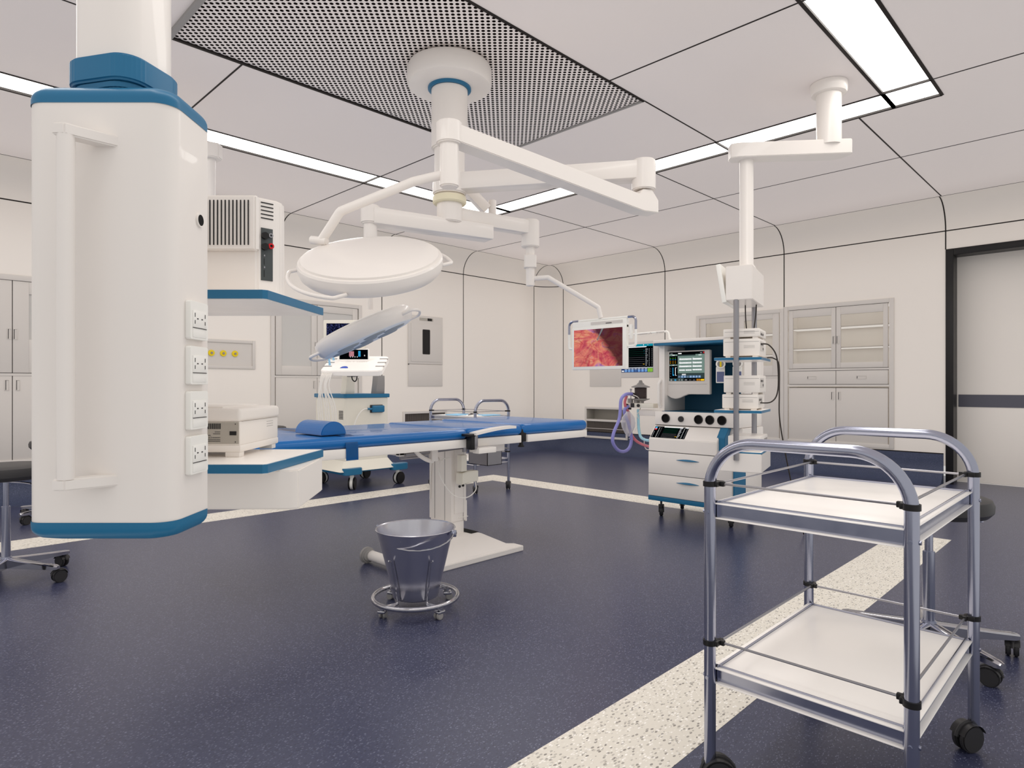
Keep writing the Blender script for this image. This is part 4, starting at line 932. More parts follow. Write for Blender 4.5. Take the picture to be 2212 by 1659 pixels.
mb = MB(F1); mb.tube([(.05, zt, -.02), (.475, zt, -.02)], r_, 10).tube(fillet([(-.04, .26, -.02), (-.04, zb, -.02), (.0, zb, -.02)], .015, 4), r_, 10).tube(fillet([(.535, .265, -.02), (.535, zb, -.02), (.47, zb, -.02)], .015, 4), r_, 10).box(.49, .51, .20, .30, -.03, -.008, .004); mb.build('guard_rail', 'plast', t, world=True)
mb = MB(F1); mb.tube(fillet([(.05, zt, -.02), (-.04, zt, -.02), (-.04, .26, -.02)], .035, 5), r_*1.05, 10).tube(fillet([(.475, zt, -.02), (.535, zt, -.02), (.535, .265, -.02)], .035, 5), r_*1.05, 10); mb.build('rail_corner', 'steel', t, world=True)
# patient monitor beside the anesthesia machine
t = thing('patient_monitor', 'patient monitor with black waveform screen beside the anesthesia machine', 'monitor', (4.88, 3.2, 1.15))
F2 = face_negX(4.85, 3.40, 1.172)
mb = MB(F2); mb.box(0, .398, 0, .325, -.05, 0, .006, 2); cs = mb.build('housing', 'cabin', t, world=True)
it = [(0, 1, 0, 1, 's_black'), (0, 1, .92, 1, 's_teal'), (.04, .80, .885, .915, 's_white'), (0, 1, .155, .18, 's_lgrey'), (0, 1, 0, .155, 's_navy')]
for k in range(7): it += [(.11+k*.105, .19+k*.105, .015, .10, 's_blue'), (.11+k*.105, .19+k*.105, .105, .145, 's_lgrey')]
it += [(.015, .09, .02, .07, 's_white'), (.835, .995, .01, .145, 's_green'), (.70, .72, .94, .985, 's_white'), (.82, .86, .95, .97, 's_lgrey')]
for k in range(9):
    z = .24+.07*k; it += [(.20, .74, z, z+.004, ['s_grey', 's_dgreen'][k > 4]), (.765, .765+.05+.012*(k % 3), z, z+.022, 's_lgrey'), (.875, .893, z, z+.018, 's_white'), (.955, .975, z, z+.014, 's_lgrey'), (.14, .155, z, z+.014, 's_grey'), (.04, .06, z, z+.012, 's_lgrey'), (.09, .11, z, z+.02, 's_grey')]
it += [(.69, .74, .28, .292, 's_yellow'), (.72, .74, .66, .672, 's_teal'), (.715, .735, .75, .762, 's_teal')]
screen_ui(face_negX(4.849, 3.388, 1.222), .335, .252, it, t)
mb = MB(F2); mb.tube(fillet([(.03, .34, -.02), (.03, .395, -.02), (.485, .402, -.02), (.50, .33, -.02)], .03, 5), .009, 10).tube([(.49, .35, -.02), (.49, .30, -.12)], .009, 8); mb.build('rail', 'plast', t, world=True)
mb = MB(F2); mb.cyl((.18, .395, -.02), (.32, .398, -.02), .0095, seg=10).cyl((.37, .399, -.02), (.45, .400, -.02), .0095, seg=10); mb.build('rail_sleeve', 'cabin', t, world=True)
mb = MB(F2); mb.tube(spline([(.18, .39, -.018), (.25, .375, -.012), (.30, .395, -.012), (.34, .372, -.012), (.40, .395, -.012)], 6), .002, 6).build('cord', 'cable', t, world=True)

# ================================================================ ANESTHESIA MACHINE
AX, AY0, AY1 = 4.60, 2.20, 2.94
t = thing('anesthesia_machine', 'white and teal anesthesia machine with drawers, gauges and breathing hoses', 'anesthesia machine', (4.9, 2.57, 0))
mb = MB(); mb.box(AX+.006, 5.12, AY0, AY1, .18, .56, .004)
# desk block with sloping top
Tp = Matrix(((1, 0, 0, 0), (0, 0, 1, 0), (0, 1, 0, 0), (0, 0, 0, 1)))
mb.prism([(AX, .556), (5.12, .556), (5.12, .770), (4.72, .770), (4.70, .762), (AX+.004, .660)], AY0+.13, AY1, .004, X=Tp)
mb.prism([(AX+.10, .556), (5.12, .556), (5.12, .770), (4.74, .770)], AY0-.012, AY0+.13, .004, X=Tp)
body = mb.build('body', 'white', t, world=True)
mb = MB(); mb.prism([(AX+.035, .50), (AX+.11, .50), (AX+.11, .71), (4.76, .785), (4.715, .785), (AX+.035, .695)], AY0+.08, AY0+.15, .003, X=Tp); mb.build('teal_fin', 'teal', t, world=True)
mb = MB(); mb.box(AX-.002, 5.13, AY0-.004, AY1+.004, .145, .184, .004).box(AX+.0, AX+.17, AY0-.016, AY0, .18, .556, .002) if False else mb.box(AX-.002, 5.13, AY0-.004, AY1+.004, .145, .184, .004); mb.build('plinth', 'teal', t, world=True)
mb = MB(); mb.box(4.585+.02, 4.80, AY0-.012, AY0-.001, .184, .56, .002); mb.build('side_band', 'teal', t, world=True)
for i, (z0, z1) in enumerate(((.187, .368), (.372, .553))):
    mb = MB(); mb.box(AX-.006, AX+.01, AY0+.004, AY1-.002, z0, z1, .003); d = mb.build('drawer', 'white', t, world=True)
    zc = (z0+z1)/2+.035; mb = MB(); b = bmesh.new(); G = []
    for k in range(11):
        f = k/10; y = 2.675-.20*f; hh_ = .0018+.010*math.sin(PI*f); dd_ = .002+.018*math.sin(PI*f)
        G.append([b.verts.new(p) for p in ((AX-.006, y, zc-hh_*.6), (AX-.006-dd_, y, zc), (AX-.006, y, zc+hh_))])
    for A, B in zip(G, G[1:]):
        for q in range(3): b.faces.new((A[q], A[(q+1) % 3], B[(q+1) % 3], B[q]))
    b.faces.new(G[0][::-1]); b.faces.new(G[-1]); bmesh.ops.recalc_face_normals(b, faces=b.faces); mb._add(b); mb.build('handle', 'teal', d)
mb = MB(); mb.box(AX-.001, AX+.004, AY0, AY1, .5535, .5565).box(AX-.001, AX+.004, AY0, AY1, .368, .372); mb.build('drawer_gap', 'char', t, world=True)
# gauge panel
GX = 4.70
mb = MB(); mb.box(GX, 5.12, AY0+.0, AY1, .772, .884, .004); gp = mb.build('gauge_panel', 'white', t, world=True)
mb = MB(); mb.box(GX+.002, GX+.006, AY0, AY1, .769, .773).build('panel_gap', 'char', t, world=True)
for yy in (2.835, 2.535, 2.437, 2.335):
    Fg = face_negX(GX, yy, .828)
    mb = MB(Fg); mb.lathe([(.037, 0), (.037, .010), (.034, .012), (.031, .010), (.031, .001)], seg=32); o = mb.build('gauge', 'black', t, world=True)
    mb = MB(Fg); mb.lathe([(0, .003), (.031, .003)], seg=28); mb.build('gauge_dial', 'void', o)
mb = MB(face_negX(GX, 2.692, .826)); mb.lathe([(.024, 0), (.024, .012), (.020, .018), (0, .018)], seg=28); mb.build('knob', 'char', t, world=True)
# hutch
mb = MB(); mb.box(4.76, 5.15, AY1-.055, AY1, .884, 1.445, .004); mb.box(5.13, 5.15, AY0, AY1-.05, .884, 1.445); mb.box(4.80, 5.13, AY0-.0, AY0+.03, .884, 1.445, .003); mb.build('hutch_sides', 'white', t, world=True)
mb = MB(); mb.box(5.10, 5.13, AY0+.03, AY1-.055, .884, 1.445).box(4.80, 5.10, AY0+.028, AY0+.034, .884, 1.445).box(4.72, 5.10, AY0+.03, AY1-.055, .8842, .888); mb.build('hutch_back', 'tealdk', t, world=True)
mb = MB(); mb.prism([(4.69, AY1+.01), (5.15, AY1+.01), (5.15, AY0-.0), (4.69, AY0-.0)], 1.44, 1.462, .004); mb.build('canopy_edge', 'teal', t, world=True)
mb = MB(); mb.box(4.688, 5.155, AY0-.004, AY1+.014, 1.461, 1.487, .005); mb.build('canopy', 'white', t, world=True)
mb = MB(); mb.tube(fillet([(4.76, AY1-.02, .92), (4.735, AY1-.015, .95), (4.735, AY1-.015, 1.12), (4.76, AY1-.02, 1.15)], .03, 4), .012, 10); mb.build('side_grip', 'white', t, world=True)
# the ventilator display
VX = 4.80; F3 = face_negX(VX, 2.895, .985)
mb = MB(F3); pl_ = [(0, .41), (.405, .41), (.405, .045), (.21, .045), (.17, .030), (.13, .012), (.09, .005), (.05, .012), (.0, .04)]
mb.prism(pl_[::-1], -.035, 0, .004, 2); md = mb.build('display_housing', 'cabin', t, world=True)
it = [(0, 1, 0, 1, 's_black'), (.25, 1, .27, .86, 's_slate'), (.25, .74, .86, .90, 's_dslate'), (.75, 1, .84, .91, 's_slate'), (0, .24, .87, .925, 's_slate'), (0, .24, .53, .575, 's_slate'), (.25, 1, .10, .26, 's_dslate'), (0, .42, 0, .10, 's_dslate')]
for z in (.72, .595, .475): it += [(.29, .645, z, z+.055, 's_white'), (.67, .93, z, z+.055, 's_white'), (.29, .34, z+.06, z+.075, 's_lgrey'), (.67, .72, z+.06, z+.075, 's_lgrey')]
it += [(.29, .455, .35, .40, 's_white'), (.475, .645, .35, .40, 's_white'), (.67, .93, .36, .41, 's_white')]
for k in range(8): it += [(.26+k*.082, .325+k*.082, .115, .185, 's_blue'), (.275+k*.082, .31+k*.082, .13, .175, 's_lgrey')]
it += [(.37, .48, .20, .245, 's_white'), (.26, .36, .93, .965, 's_white'), (.03, .10, .935, .95, 's_lgrey'), (.97, .995, .93, .98, 's_red'), (.88, .94, .93, .965, 's_grey'), (.84, .92, .868, .89, 's_white'), (.09, .16, .885, .91, 's_white'), (.09, .15, .545, .565, 's_white')]
for r_i, c in enumerate(('s_lime', 's_cyan', 's_orange', 's_yellow')):
    for k in range(3): it.append((.025+k*.07, .055+k*.07, .79-r_i*.056, .805-r_i*.056, c))
it += [(.10, .115, .19, .47, 's_cyan'), (.115, .145, .19, .225, 's_cyan'), (.175, .19, .19, .47, 's_white'), (.19, .22, .19, .20, 's_white'), (.19, .22, .46, .47, 's_white')]
for z in (.16, .25, .32, .38, .44): it.append((.03, .055, z, z+.015, 's_grey'))
it += [(.04, .085, .015, .06, 's_white'), (.155, .205, .015, .06, 's_cyan'), (.28, .31, .02, .06, 's_white'), (.35, .39, .02, .06, 's_white'), (.45, .52, .03, .05, 's_lgrey'), (.57, .64, .03, .045, 's_grey'), (.68, .75, .025, .045, 's_grey'), (.785, .885, .01, .07, 's_orange'), (.80, .87, .02, .06, 's_black'), (.82, .85, .03, .05, 's_white'), (.90, .995, .01, .07, 's_yellow')]
screen_ui(face_negX(VX-.0005, 2.862, 1.14), .325, .245, it, t)
mb = MB(F3); mb.box(.02, .38, .128, .130, 0, .001).build('housing_crease', 'greyp', md)
# the screen set in the sloping desk
al = math.atan2(.762-.66, .096); s_, c_ = math.sin(al), math.cos(al)
F4 = Matrix(((0, c_, -s_, AX+.012), (-1, 0, 0, 2.93), (0, s_, c_, .6695), (0, 0, 0, 1)))
it = [(0, 1, 0, 1, 's_black'), (.28, .84, .93, 1, 's_white'), (.90, 1, .93, 1, 's_white'), (.02, .08, .84, .95, 's_cyan'), (.02, .08, .76, .84, 's_pink'), (.02, .08, .68, .76, 's_red')]
for k in range(9):
    z = .06+.10*k; it += [(.30, .72, z, z+.012, ['s_grey', 's_dgreen'][k > 3]), (.76, .76+.05+.012*(k % 3), z, z+.045, 's_lgrey'), (.88, .90, z, z+.035, 's_white'), (.96, .975, z, z+.03, 's_lgrey'), (.20, .225, z, z+.03, 's_grey'), (.14, .16, z, z+.035, 's_white'), (.03, .05, z*.62, z*.62+.02, 's_lgrey')]
it.append((.70, .76, .14, .17, 's_yellow'))
screen_ui(F4, .315, .120, it, t, .0008)
for x, y in ((4.70, 2.88), (5.08, 2.90), (4.70, 2.26), (5.05, 2.26)): caster(t, x, y, .15, .044, .018, .5, 'char', hood=False, mf='rubber', twin=False)
# two vaporizers hanging in the hutch, with round dials
for y, mk in ((2.365, 1), (2.225, 0)):
    Fv = Matrix.Translation((4.735, y, 0)) @ Matrix.Rotation(R(-62), 4, 'Z') @ Matrix(((1, 0, 0, 0), (0, 0, -1, 0), (0, 1, 0, 1.272), (0, 0, 0, 1)))
    mb = MB(Fv); mb.lathe([(0, -.02), (.036, -.02), (.037, .014), (.033, .020), (.025, .020), (.025, .012), (0, .012)], seg=32).box(-.034, .034, -.15, -.02, -.07, -.012, .006); v = mb.build('vaporizer', 'plast', t, world=True)
    MB(Fv).lathe([(0, .0135), (.024, .0135)], seg=24).build('dial', 'greyp', v)
    MB(Fv).box(-.028, .028, -.14, -.06, -.012, -.009).build('sight_panel', mat('vaporizer_label', srgb(96, 104, 140), .4), v)
    if mk: MB(Fv).box(-.007, .007, -.023, .023, .012, .018, .003).build('pointer', 'yellow', v, label='yellow pointer')
# breathing system on the left
mb = MB(); mb.box(4.83, 4.90, 2.94, 3.19, .835, .888, .005); arm = mb.build('support_arm', 'white', t, world=True)
mb = MB(); mb.box(4.80, 4.88, 3.02, 3.33, .905, .945, .004); mf = mb.build('manifold', 'cream', t, world=True)
mb = MB()
for y in (3.29, 3.17): mb.cyl((4.788, y, .925), (4.80, y, .925), .014, seg=16)
mb.box(4.79, 4.80, 3.215, 3.25, .908, .945, .003); mb.cyl((4.84, 3.30, .885), (4.84, 3.30, .907), .022, seg=18); mb.build('manifold_ports', 'char', mf)
BX, BY = 4.90, 3.215
prof = [(0, 1.150), (.012, 1.150), (.020, 1.128), (.030, 1.122), (.034, 1.112), (.085, 1.092), (.082, 1.086), (.055, 1.084)]
mb = MB(); mb.lathe(prof, c=(BX, BY, 0), seg=32); mb.lathe([(.050, .985), (.082, .984), (.080, .978), (.05, .968), (.03, .960), (.03, .93)], c=(BX, BY, 0), seg=32); bl = mb.build('bellows_housing', 'greyp', t, world=True)
mb = MB(); pr = [(.0, 1.085)]
for k in range(8): pr += [(.050, 1.083-.0125*k), (.058, 1.077-.0125*k)]
pr += [(.050, .984), (0, .984)]; mb.lathe(pr, c=(BX, BY, 0), seg=32); mb.build('bellows', 'bellow', bl)
mb = MB(); mb.cyl((4.86, 3.30, .94), (4.86, 3.30, .985), .025, seg=18); mb.cyl((4.86, 3.24, .93), (4.86, 3.24, .975), .02, seg=18); mb.build('valve_cup', 'greyp', t, world=True)
def H(px, py, Y=3.25): # a point of the hose bundle in the upright plane Y
    r = (px-1106)/1372; u = -(py-833.5)/1372; d = Y/(r*VB[1]+VA[1]); return ((r*VB[0]+VA[0])*d, Y, 1.1+u*d)
mb = MB(); mb.tube(spline([H(1365, 851), H(1352, 852), H(1342, 863), H(1340, 888), H(1337, 908), H(1326, 935), H(1324, 955), H(1335, 972), H(1350, 975), H(1361, 965), H(1364, 945), H(1358, 915, 3.28), H(1350, 895, 3.29), H(1350, 884, 3.29), H(1358, 877, 3.28)], 8), .0145, 12); mb.build('lavender_hose', 'lav', t, world=True)
mb = MB(); mb.tube(spline([H(1354, 855, 3.28), H(1350, 868, 3.29), H(1352, 880, 3.29), H(1359, 895, 3.29), H(1361, 930, 3.28), H(1372, 950, 3.24), H(1388, 960, 3.12), H(1404, 965, 2.96)], 8), .0125, 12); mb.build('rose_hose', 'rose', t, world=True)
mb = MB(); mb.tube(spline([H(1379, 884, 3.2), H(1379, 905, 3.2), H(1380, 925, 3.18), H(1384, 943, 3.13), H(1393, 950, 3.04), H(1404, 952, 2.95)], 8), .0125, 12); mb.build('pale_blue_hose', 'cyanh', t, world=True)
mb = MB(); mb.tube(spline([H(1368, 853, 3.22), H(1378, 858, 3.2), H(1384, 868, 3.2), H(1383, 884, 3.19), H(1376, 895, 3.2)], 6), .004, 8).tube(spline([H(1376, 897, 3.2), H(1381, 912, 3.19), H(1372, 930, 3.2)], 6), .003, 8).tube(spline([H(1392, 946, 3.1), H(1392, 960, 3.1), H(1396, 970, 3.05), H(1405, 972, 2.95)], 6), .004, 8); mb.build('sampling_line', 'cable', t, world=True)
h0 = Vector(H(1360, 915)); mb = MB(); mb.lathe([(0, -.115), (.012, -.112), (.03, -.085), (.058, -.03), (.064, .01), (.055, .055), (.03, .09), (.014, .108), (0, .11)], c=(h0.x-.02, h0.y, h0.z), seg=28).build('reservoir_bag', 'bag', t, world=True, label='clear breathing bag')
q0 = Vector(H(1363, 840)); q1 = Vector(H(1363, 875)); mb = MB(); mb.cyl(q0, q1, .004, seg=8).cyl(q0, q0-Vector((0, 0, .012)), .009, seg=10).box(q0.x-.03, q0.x+.03, q0.y-.008, q0.y+.008, q0.z-.045, q0.z-.036).cyl(H(1365, 851), H(1372, 854), .017, seg=12).sphere(H(1360, 948), .008); mb.build('hose_post', 'steelm', t, world=True)

# ================================================================ RIGHT CEILING PENDANT (tower)
q = L(2.165, 4.34); t = thing('equipment_tower', 'white ceiling hung equipment tower with steel rails and teal shelves, right of centre', 'supply pendant', (q.x, q.y, ZC), RW)
mb = MB(F); mb.lathe([(0, ZC-.075), (.08, ZC-.075), (.108, ZC-.070), (.116, ZC-.055), (.117, ZC-.001)], c=(2.165, 4.34, 0), seg=44); mb.build('ceiling_flange', 'white', t, world=True)
mb = MB(F); mb.cyl((2.165, 4.34, 2.74), (2.165, 4.34, ZC-.06), .079, seg=36); mb.build('drop_tube', 'white', t, world=True)
mb = MB(F); mb.prism([(1.552, 4.345), (2.285, 4.27), (2.305, 4.30), (2.27, 4.39), (2.22, 4.42), (1.545, 4.475), (1.51, 4.44), (1.505, 4.37)], 2.668, 2.766, .004); mb.build('arm', 'white', t, world=True)
mb = MB(F); mb.lathe([(.047, 2.67), (.047, 1.945), (.06, 1.925), (.066, 1.905)], c=(1.635, 4.43, 0), seg=32); mb.build('pole', 'white', t, world=True)
FT = F @ Matrix.Translation((1.65, 4.20, 0)) @ Matrix.Rotation(R(-29.5), 4, 'Z')     # local x right along the front edge, y to the back
FTh = F @ Matrix.Translation((1.59, 4.20, 0)) @ Matrix.Rotation(R(-29.5), 4, 'Z')
mb = MB(FTh); b = bmesh.new()
mb.prism([(-.172, 0), (.0, 0), (.0, .505), (-.172, .505)], 1.675, 1.905, .004); mb.build('head_box', 'white', t, world=True)
mb = MB(FTh); Tt = Matrix.Translation((-.178, .02, 1.925)) @ Matrix.Rotation(R(14), 4, 'Y'); Tt = Matrix.Translation((-.225, .0, 1.925)) @ Matrix.Rotation(R(-9), 4, 'Y')
mb.box(-.012, .018, .0, .46, -.265, .0, .004, X=Tt); mb.build('tilted_panel', 'plast', t, world=True)
mb = MB(FTh); mb.box(.0185, .021, .06, .42, -.25, -.228, X=Tt); mb.build('panel_slot', 'void', t, world=True)
mb = MB(FT); mb.cyl((-.158, -.012, .60), (-.158, -.012, 1.68), .0185, seg=20); mb.build('rail', 'steelm', t, world=True)
mb = MB(FT); mb.cyl((-.115, .46, .60), (-.115, .46, 1.68), .0185, seg=20); mb.build('rail', 'steelm', t, world=True)
for zt in (1.292, .935):
    mb = MB(FT); mb.prism([(-.306, 0), (0, 0), (.0, .43), (-.306, .43)], zt-.018, zt-.001); mb.build('shelf_edge', 'teal', t, world=True)
    mb = MB(FT); mb.prism([(-.303, .003), (-.003, .003), (-.003, .427), (-.303, .427)], zt-.002, zt); mb.prism([(-.303, .003), (-.003, .003), (-.003, .427), (-.303, .427)], zt-.0195, zt-.0175); mb.build('shelf_board', 'lamin', t, world=True)
mb = MB(FT); mb.box(-.27, .0, .005, .43, .645, .655, .001); mb.build('tray_edge', 'teal', t, world=True)
mb = MB(FT); mb.prism([(-.27, .0), (.0, .0), (.0, .43), (-.27, .43)], .52, .646, .004); mb.build('drawer_unit', 'white', t, world=True)
mb = MB(FT); mb.box(-.267, -.003, .008, .427, .655, .657); mb.build('tray_board', 'lamin', t, world=True)
# devices stacked on it
def stack_box(name, label, x0, x1, y0, y1, z0, z1, loc, grp=None):
    q = FT @ Vector(((x0+x1)/2, (y0+y1)/2, z0)); t = thing(name, label, 'medical device', q, RW+R(-29.5), grp); h = z1-z0
    mb = MB(FT); mb.box(x0, x1, y0, y1, z0+.012, z1, .005, 2); cs = mb.build('case', 'whitem', t, world=True)
    for a in (x0+.03, x1-.03):
        for c in (y0+.03, y1-.03): MB(FT).box(a-.016, a+.016, c-.02, c+.02, z0, z0+.013).build('foot', 'whitem', t, world=True)
    mb = MB(FT); mb.box(x0+.01, x1-.002, y0-.0006, y0+.001, z1-.022, z1-.020)
    for k in range(3): mb.box(x1-.10, x1-.03, y0-.0006, y0+.001, z0+h*.5+.008*k, z0+h*.5+.0015+.008*k)
    mb.build('grooves', 'greyp', cs)
    mb = MB(FT); mb.box(x1-.0005, x1+.0012, y0+.03, y0+.20, z0+h*.34, z1-.018); pn = mb.build('rear_panel', 'cabin', t, world=True)
    mb = MB(FT)
    for a in (.05, .085, .13): mb.box(x1+.001, x1+.002, y0+a, y0+a+.025, z1-.045, z1-.030)
    mb.box(x1+.001, x1+.002, y0+.14, y0+.17, z0+h*.42, z0+h*.55); mb.build('sockets', 'char', pn)
    return t
zz = 1.292
stack_box('recorder_unit', 'thicker white device on the upper tower shelf, under the slim one', -.255, -.02, .05, .35, zz, zz+.128, None)
stack_box('recorder_unit', 'slim white device topmost on the equipment tower', -.255, -.02, .05, .35, zz+.1285, zz+.196, None)
stack_box('recorder_unit', 'white device resting directly on the lower tower shelf', -.262, -.03, .05, .35, .935, .935+.107, None)
stack_box('recorder_unit', 'white device under the two round flow meters, upper one on the lower tower shelf', -.252, -.02, .05, .35, 1.0425, 1.0425+.128, None)
# base box under the tower devices
q = FT @ Vector((-.13, .22, .657)); t = thing('console_box', 'low white box lying on the bottom tray of the equipment tower', 'medical device', q, RW+R(-29.5))
mb = MB(FT); mb.box(-.225, -.015, .06, .39, .657, .757, .004); cs = mb.build('case', 'white', t, world=True)
mb = MB(FT); mb.box(-.0155, -.014, .22, .37, .675, .735).build('side_recess', 'greyp', cs)
# cables of the tower
def cable(label, pts, m='bcable', r=.0045):
    p = [FT @ Vector(a) for a in pts]; o = MB().tube(spline(p, 8), r, 8).build('power_cable', m); tag(o, label, 'cable')
cable('thin black cable left of the pair hanging from the tower head', [(-.151, .30, 1.676), (-.149, .30, 1.58), (-.142, .30, 1.489)])
cable('thin black cable right of the pair hanging from the tower head', [(-.077, .30, 1.676), (-.083, .30, 1.58), (-.0955, .30, 1.489)])
cable('black cable looping from the upper to the lowest tower device', [(-.018, .12, 1.385), (.03, .13, 1.375), (.075, .14, 1.30), (.085, .16, 1.15), (.075, .16, 1.04), (.04, .13, .99), (-.022, .10, .985)])
cable('long black cable draping from the upper tower shelf down to the floor', [(.0, .28, 1.297), (.03, .35, 1.295), (.06, .40, 1.25), (.06, .42, 1.05), (.06, .45, .85), (.10, .52, .55), (.16, .6, .2), (.2, .66, .006)])

# ================================================================ ULTRASOUND CART
t = thing('ultrasound_cart', 'white and teal ultrasound cart with a console and cables behind the operating table head', 'ultrasound machine', (3.8, 6.25, 0))
mb = MB(); b = bmesh.new()
mb.prism(rrect(3.53, 4.08, 5.98, 6.63, .035, 4), .24, .975, .006)
b = bmesh.new(); lo = rrect(3.42, 4.12, 5.88, 6.76, .03, 3); hi = rrect(3.53, 4.08, 5.98, 6.63, .03, 3)
A = [b.verts.new((x, y, .20)) for x, y in lo]; B = [b.verts.new((x, y, .30)) for x, y in hi]
for i in range(len(A)): b.faces.new((A[i], A[(i+1) % len(A)], B[(i+1) % len(A)], B[i]))
b.faces.new(A[::-1]); mb._add(b)
mb.build('body', 'cream', t, world=True)
mb = MB(); mb.prism(rrect(3.515, 4.095, 5.965, 6.64, .03, 4), .972, 1.014, .004); mb.build('top_slab', 'teal', t, world=True)
mb = MB(); mb.box(3.45, 4.26, 5.90, 5.95, .185, .205, .006).box(3.46, 3.58, 5.90, 6.74, .165, .228, .01).box(4.17, 4.26, 5.90, 6.74, .175, .215, .006)
for x, y in ((3.585, 5.90), (4.19, 5.92), (3.585, 6.60), (4.19, 6.60)): mb.prism(rrect(x-.13, x+.09, y-.055, y+.055, .05, 5), .165, .235, .012, 3)
mb.build('base_frame', 'teal', t, world=True)
for x, y, a in ((3.575, 5.92, 3.95), (4.17, 5.94, 3.35), (3.575, 6.58, 2.0), (4.17, 6.58, .3)):
    T = Matrix.Translation((x, y, 0)) @ Matrix.Rotation(a, 4, 'Z')
    mb = MB(T); mb.cyl((0, 0, .13), (0, 0, .17), .022, seg=16).box(-.05, .018, -.016, .016, .09, .14, .004).cyl((-.02, -.015, .068), (-.02, .015, .068), .064, seg=28); c = mb.build('caster', 'plast', t)
    mb = MB(T)
    for s in (-1, 1): mb.cyl((-.02, s*.014, .068), (-.02, s*.034, .068), .068, seg=28, bev=.006)
    w_ = mb.build('wheel', 'black', c)
# curved legs to the console
for x, m in ((3.60, 'cream'), (3.98, 'greyp')):
    mb = MB(); b = bmesh.new(); G = []
    for k in range(9):
        f = k/8; z = 1.012+.20*f; y = 6.03-.05*math.sin(f*PI/2)+.0*f; dx = -.02*math.sin(f*PI*.5)*(1 if x < 3.8 else 1)
        wv = .055-.012*f
        G.append([b.verts.new(p) for p in ((x+dx-wv, y-.03, z), (x+dx+wv, y-.03, z), (x+dx+wv, y+.07, z), (x+dx-wv, y+.07, z))])
    for A, B in zip(G, G[1:]):
        for i in range(4): b.faces.new((A[i], A[(i+1) % 4], B[(i+1) % 4], B[i]))
    bmesh.ops.recalc_face_normals(b, faces=b.faces); mb._add(b); mb.build('support_leg', m, t, world=True)
# console: view-aligned slab, tilted up towards the viewer
FU = F @ Matrix.Translation((-1.595, 6.30, 1.235)) @ Matrix.Rotation(R(22), 4, 'X')
mb = MB(FU); mb.prism(rrect(-.305, .305, -.02, .42, .05, 6), -.035, .022, .012, 3); cn = mb.build('console', 'lamin', t, world=True)
mb = MB(FU)
for s in (-1, 1):
    for k in range(3): mb.box(s*.265-.045, s*.265+.045, .10+.11*k, .125+.11*k, .021, .0235, .0008)
mb.build('probe_slots', 'greyp', cn)
mb = MB(FU); b = bmesh.new(); vs = [b.verts.new((-.085+.04*math.cos(R(a)), .055+.055*math.sin(R(a)), .0235)) for a in range(0, 181, 15)]; b.faces.new(vs); mb._add(b); mb.build('blue_key', mat('royal_blue_key', srgb(60, 90, 190), .4), cn)
mb = MB(FU)
for k in range(12):
    if k in (3, 5): continue
    mb.box(-.11+.019*k, -.11+.019*k+.009, .235, .25, .0228, .0236)
mb.build('key_row', 'cabin', cn)
mb = MB(FU); mb.cyl((-.25, .15, .02), (-.25, .15, .10), .012, .009, seg=12).cyl((-.25, .30, .02), (-.25, .30, .09), .012, .009, seg=12).sphere((-.25, .15, .11), .016).sphere((-.25, .30, .10), .016); mb.build('probe', 'ltblue', cn)
# small black control screen on the console
FS = F @ Matrix.Translation((-1.645-.135, 6.52, 1.375)) @ Matrix(((1, 0, 0, 0), (0, 0, -1, 0), (0, 1, 0, 0), (0, 0, 0, 1)))
mb = MB(FS); mb.box(0, .31, -.04, .105, -.03, 0, .005); mb.build('small_display_housing', 'lamin', t, world=True)
it = [(0, 1, 0, 1, 's_dslate'), (.02, .98, .02, .98, 's_black'), (.34, .51, .30, .82, 's_pink'), (.66, .74, .28, .86, 's_cyan'), (.86, .90, .32, .46, 's_white'), (.27, .30, .80, .88, 's_blue')]
for k in range(4): it.append((.37+.08*k, .40+.08*k, .20, .31, 's_white'))
screen_ui(FS @ Matrix.Translation((.008, -.003, .0005)), .294, .10, it, t)
FS2 = F @ Matrix.Translation((-1.98, 6.66, 1.49)) @ Matrix(((1, 0, 0, 0), (0, 0, -1, 0), (0, 1, 0, 0), (0, 0, 0, 1)))
mb = MB(FS2); mb.box(0, .44, 0, .30, -.05, 0, .008).box(.18, .26, -.16, .05, -.06, -.03, .004); mb.build('main_display_housing', 'cream', t, world=True)
mb = MB(FS2); mb.box(.035, .405, .045, .265, 0, .0015)
m = bpy.data.materials.new('ultrasound_picture'); m.use_nodes = True; nt = m.node_tree; nt.nodes.clear()
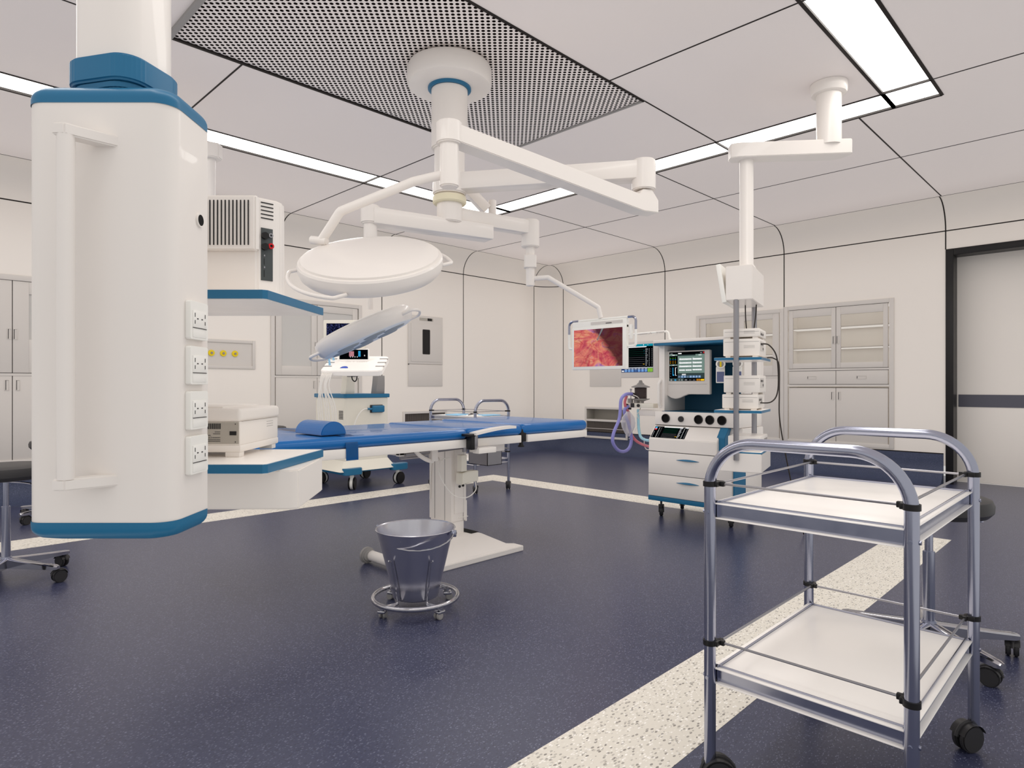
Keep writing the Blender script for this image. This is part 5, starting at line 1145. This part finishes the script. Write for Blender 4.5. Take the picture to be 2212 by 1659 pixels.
o_ = nn(nt, 'ShaderNodeOutputMaterial'); e_ = nn(nt, 'ShaderNodeEmission'); n_ = nn(nt, 'ShaderNodeTexNoise'); n_.inputs['Scale'].default_value = 14; n_.inputs['Distortion'].default_value = 2
cc = ramp(nt, n_.outputs['Fac'], [(.45, srgb(4, 5, 10)), (.62, srgb(40, 46, 92)), (.75, srgb(120, 124, 170))]); nt.links.new(cc, e_.inputs[0]); nt.links.new(e_.outputs[0], o_.inputs[0])
mb.build('screen', m, t, world=True, label='dark ultrasound picture')
mb = MB(F); mb.box(-1.69, -1.60, 6.50, 6.58, 1.19, 1.26, .004).tube(spline([(-1.64, 6.50, 1.22), (-1.63, 6.48, 1.17), (-1.605, 6.48, 1.145), (-1.585, 6.48, 1.17), (-1.58, 6.50, 1.26)], 6), .006, 8, mi=1); mb.build('gel_holder', ['greyp', 'black'], t, world=True)
random.seed(5); mb = MB(F)
for k in range(9):
    x = -1.875+.012*k; xb = -1.905+.022*k-.004*(k % 3); mb.tube(spline([(x, 6.30, 1.235), (x-.005, 6.25, 1.19), (x-.015-.006*(k % 4), 6.235, 1.08), (xb, 6.24, .90), (xb+.01, 6.26, .72), (xb+.03, 6.33, .52)], 6), .005, 6)
mb.build('probe_cables', 'cable', t, world=True)
mb = MB(); mb.box(3.68, 3.86, 5.962, 5.976, .80, .93) if False else mb.box(3.835, 3.995, 5.972, 5.98, .805, .892, .002); hs = mb.build('holder_recess', 'char', t, world=True)
mb = MB(); mb.box(3.845, 4.0, 5.935, 5.974, .81, .885, .014, 3).cyl((3.79, 5.955, .85), (3.85, 5.955, .848), .012, seg=12); mb.build('pedal_handset', 'teal', hs, world=True)
mb = MB(); mb.tube(spline([(3.79, 5.955, .85), (3.74, 5.94, .85), (3.68, 5.92, .82), (3.63, 5.91, .76), (3.60, 5.92, .66), (3.60, 5.96, .5)], 7), .006, 8); mb.build('handset_cable', 'cable', t, world=True)
mb = MB()
for k in range(6): mb.box(3.524, 3.531, 6.02, 6.10, .745+.016*k, .752+.016*k)
mb.build('vent_slots', 'char', t, world=True)
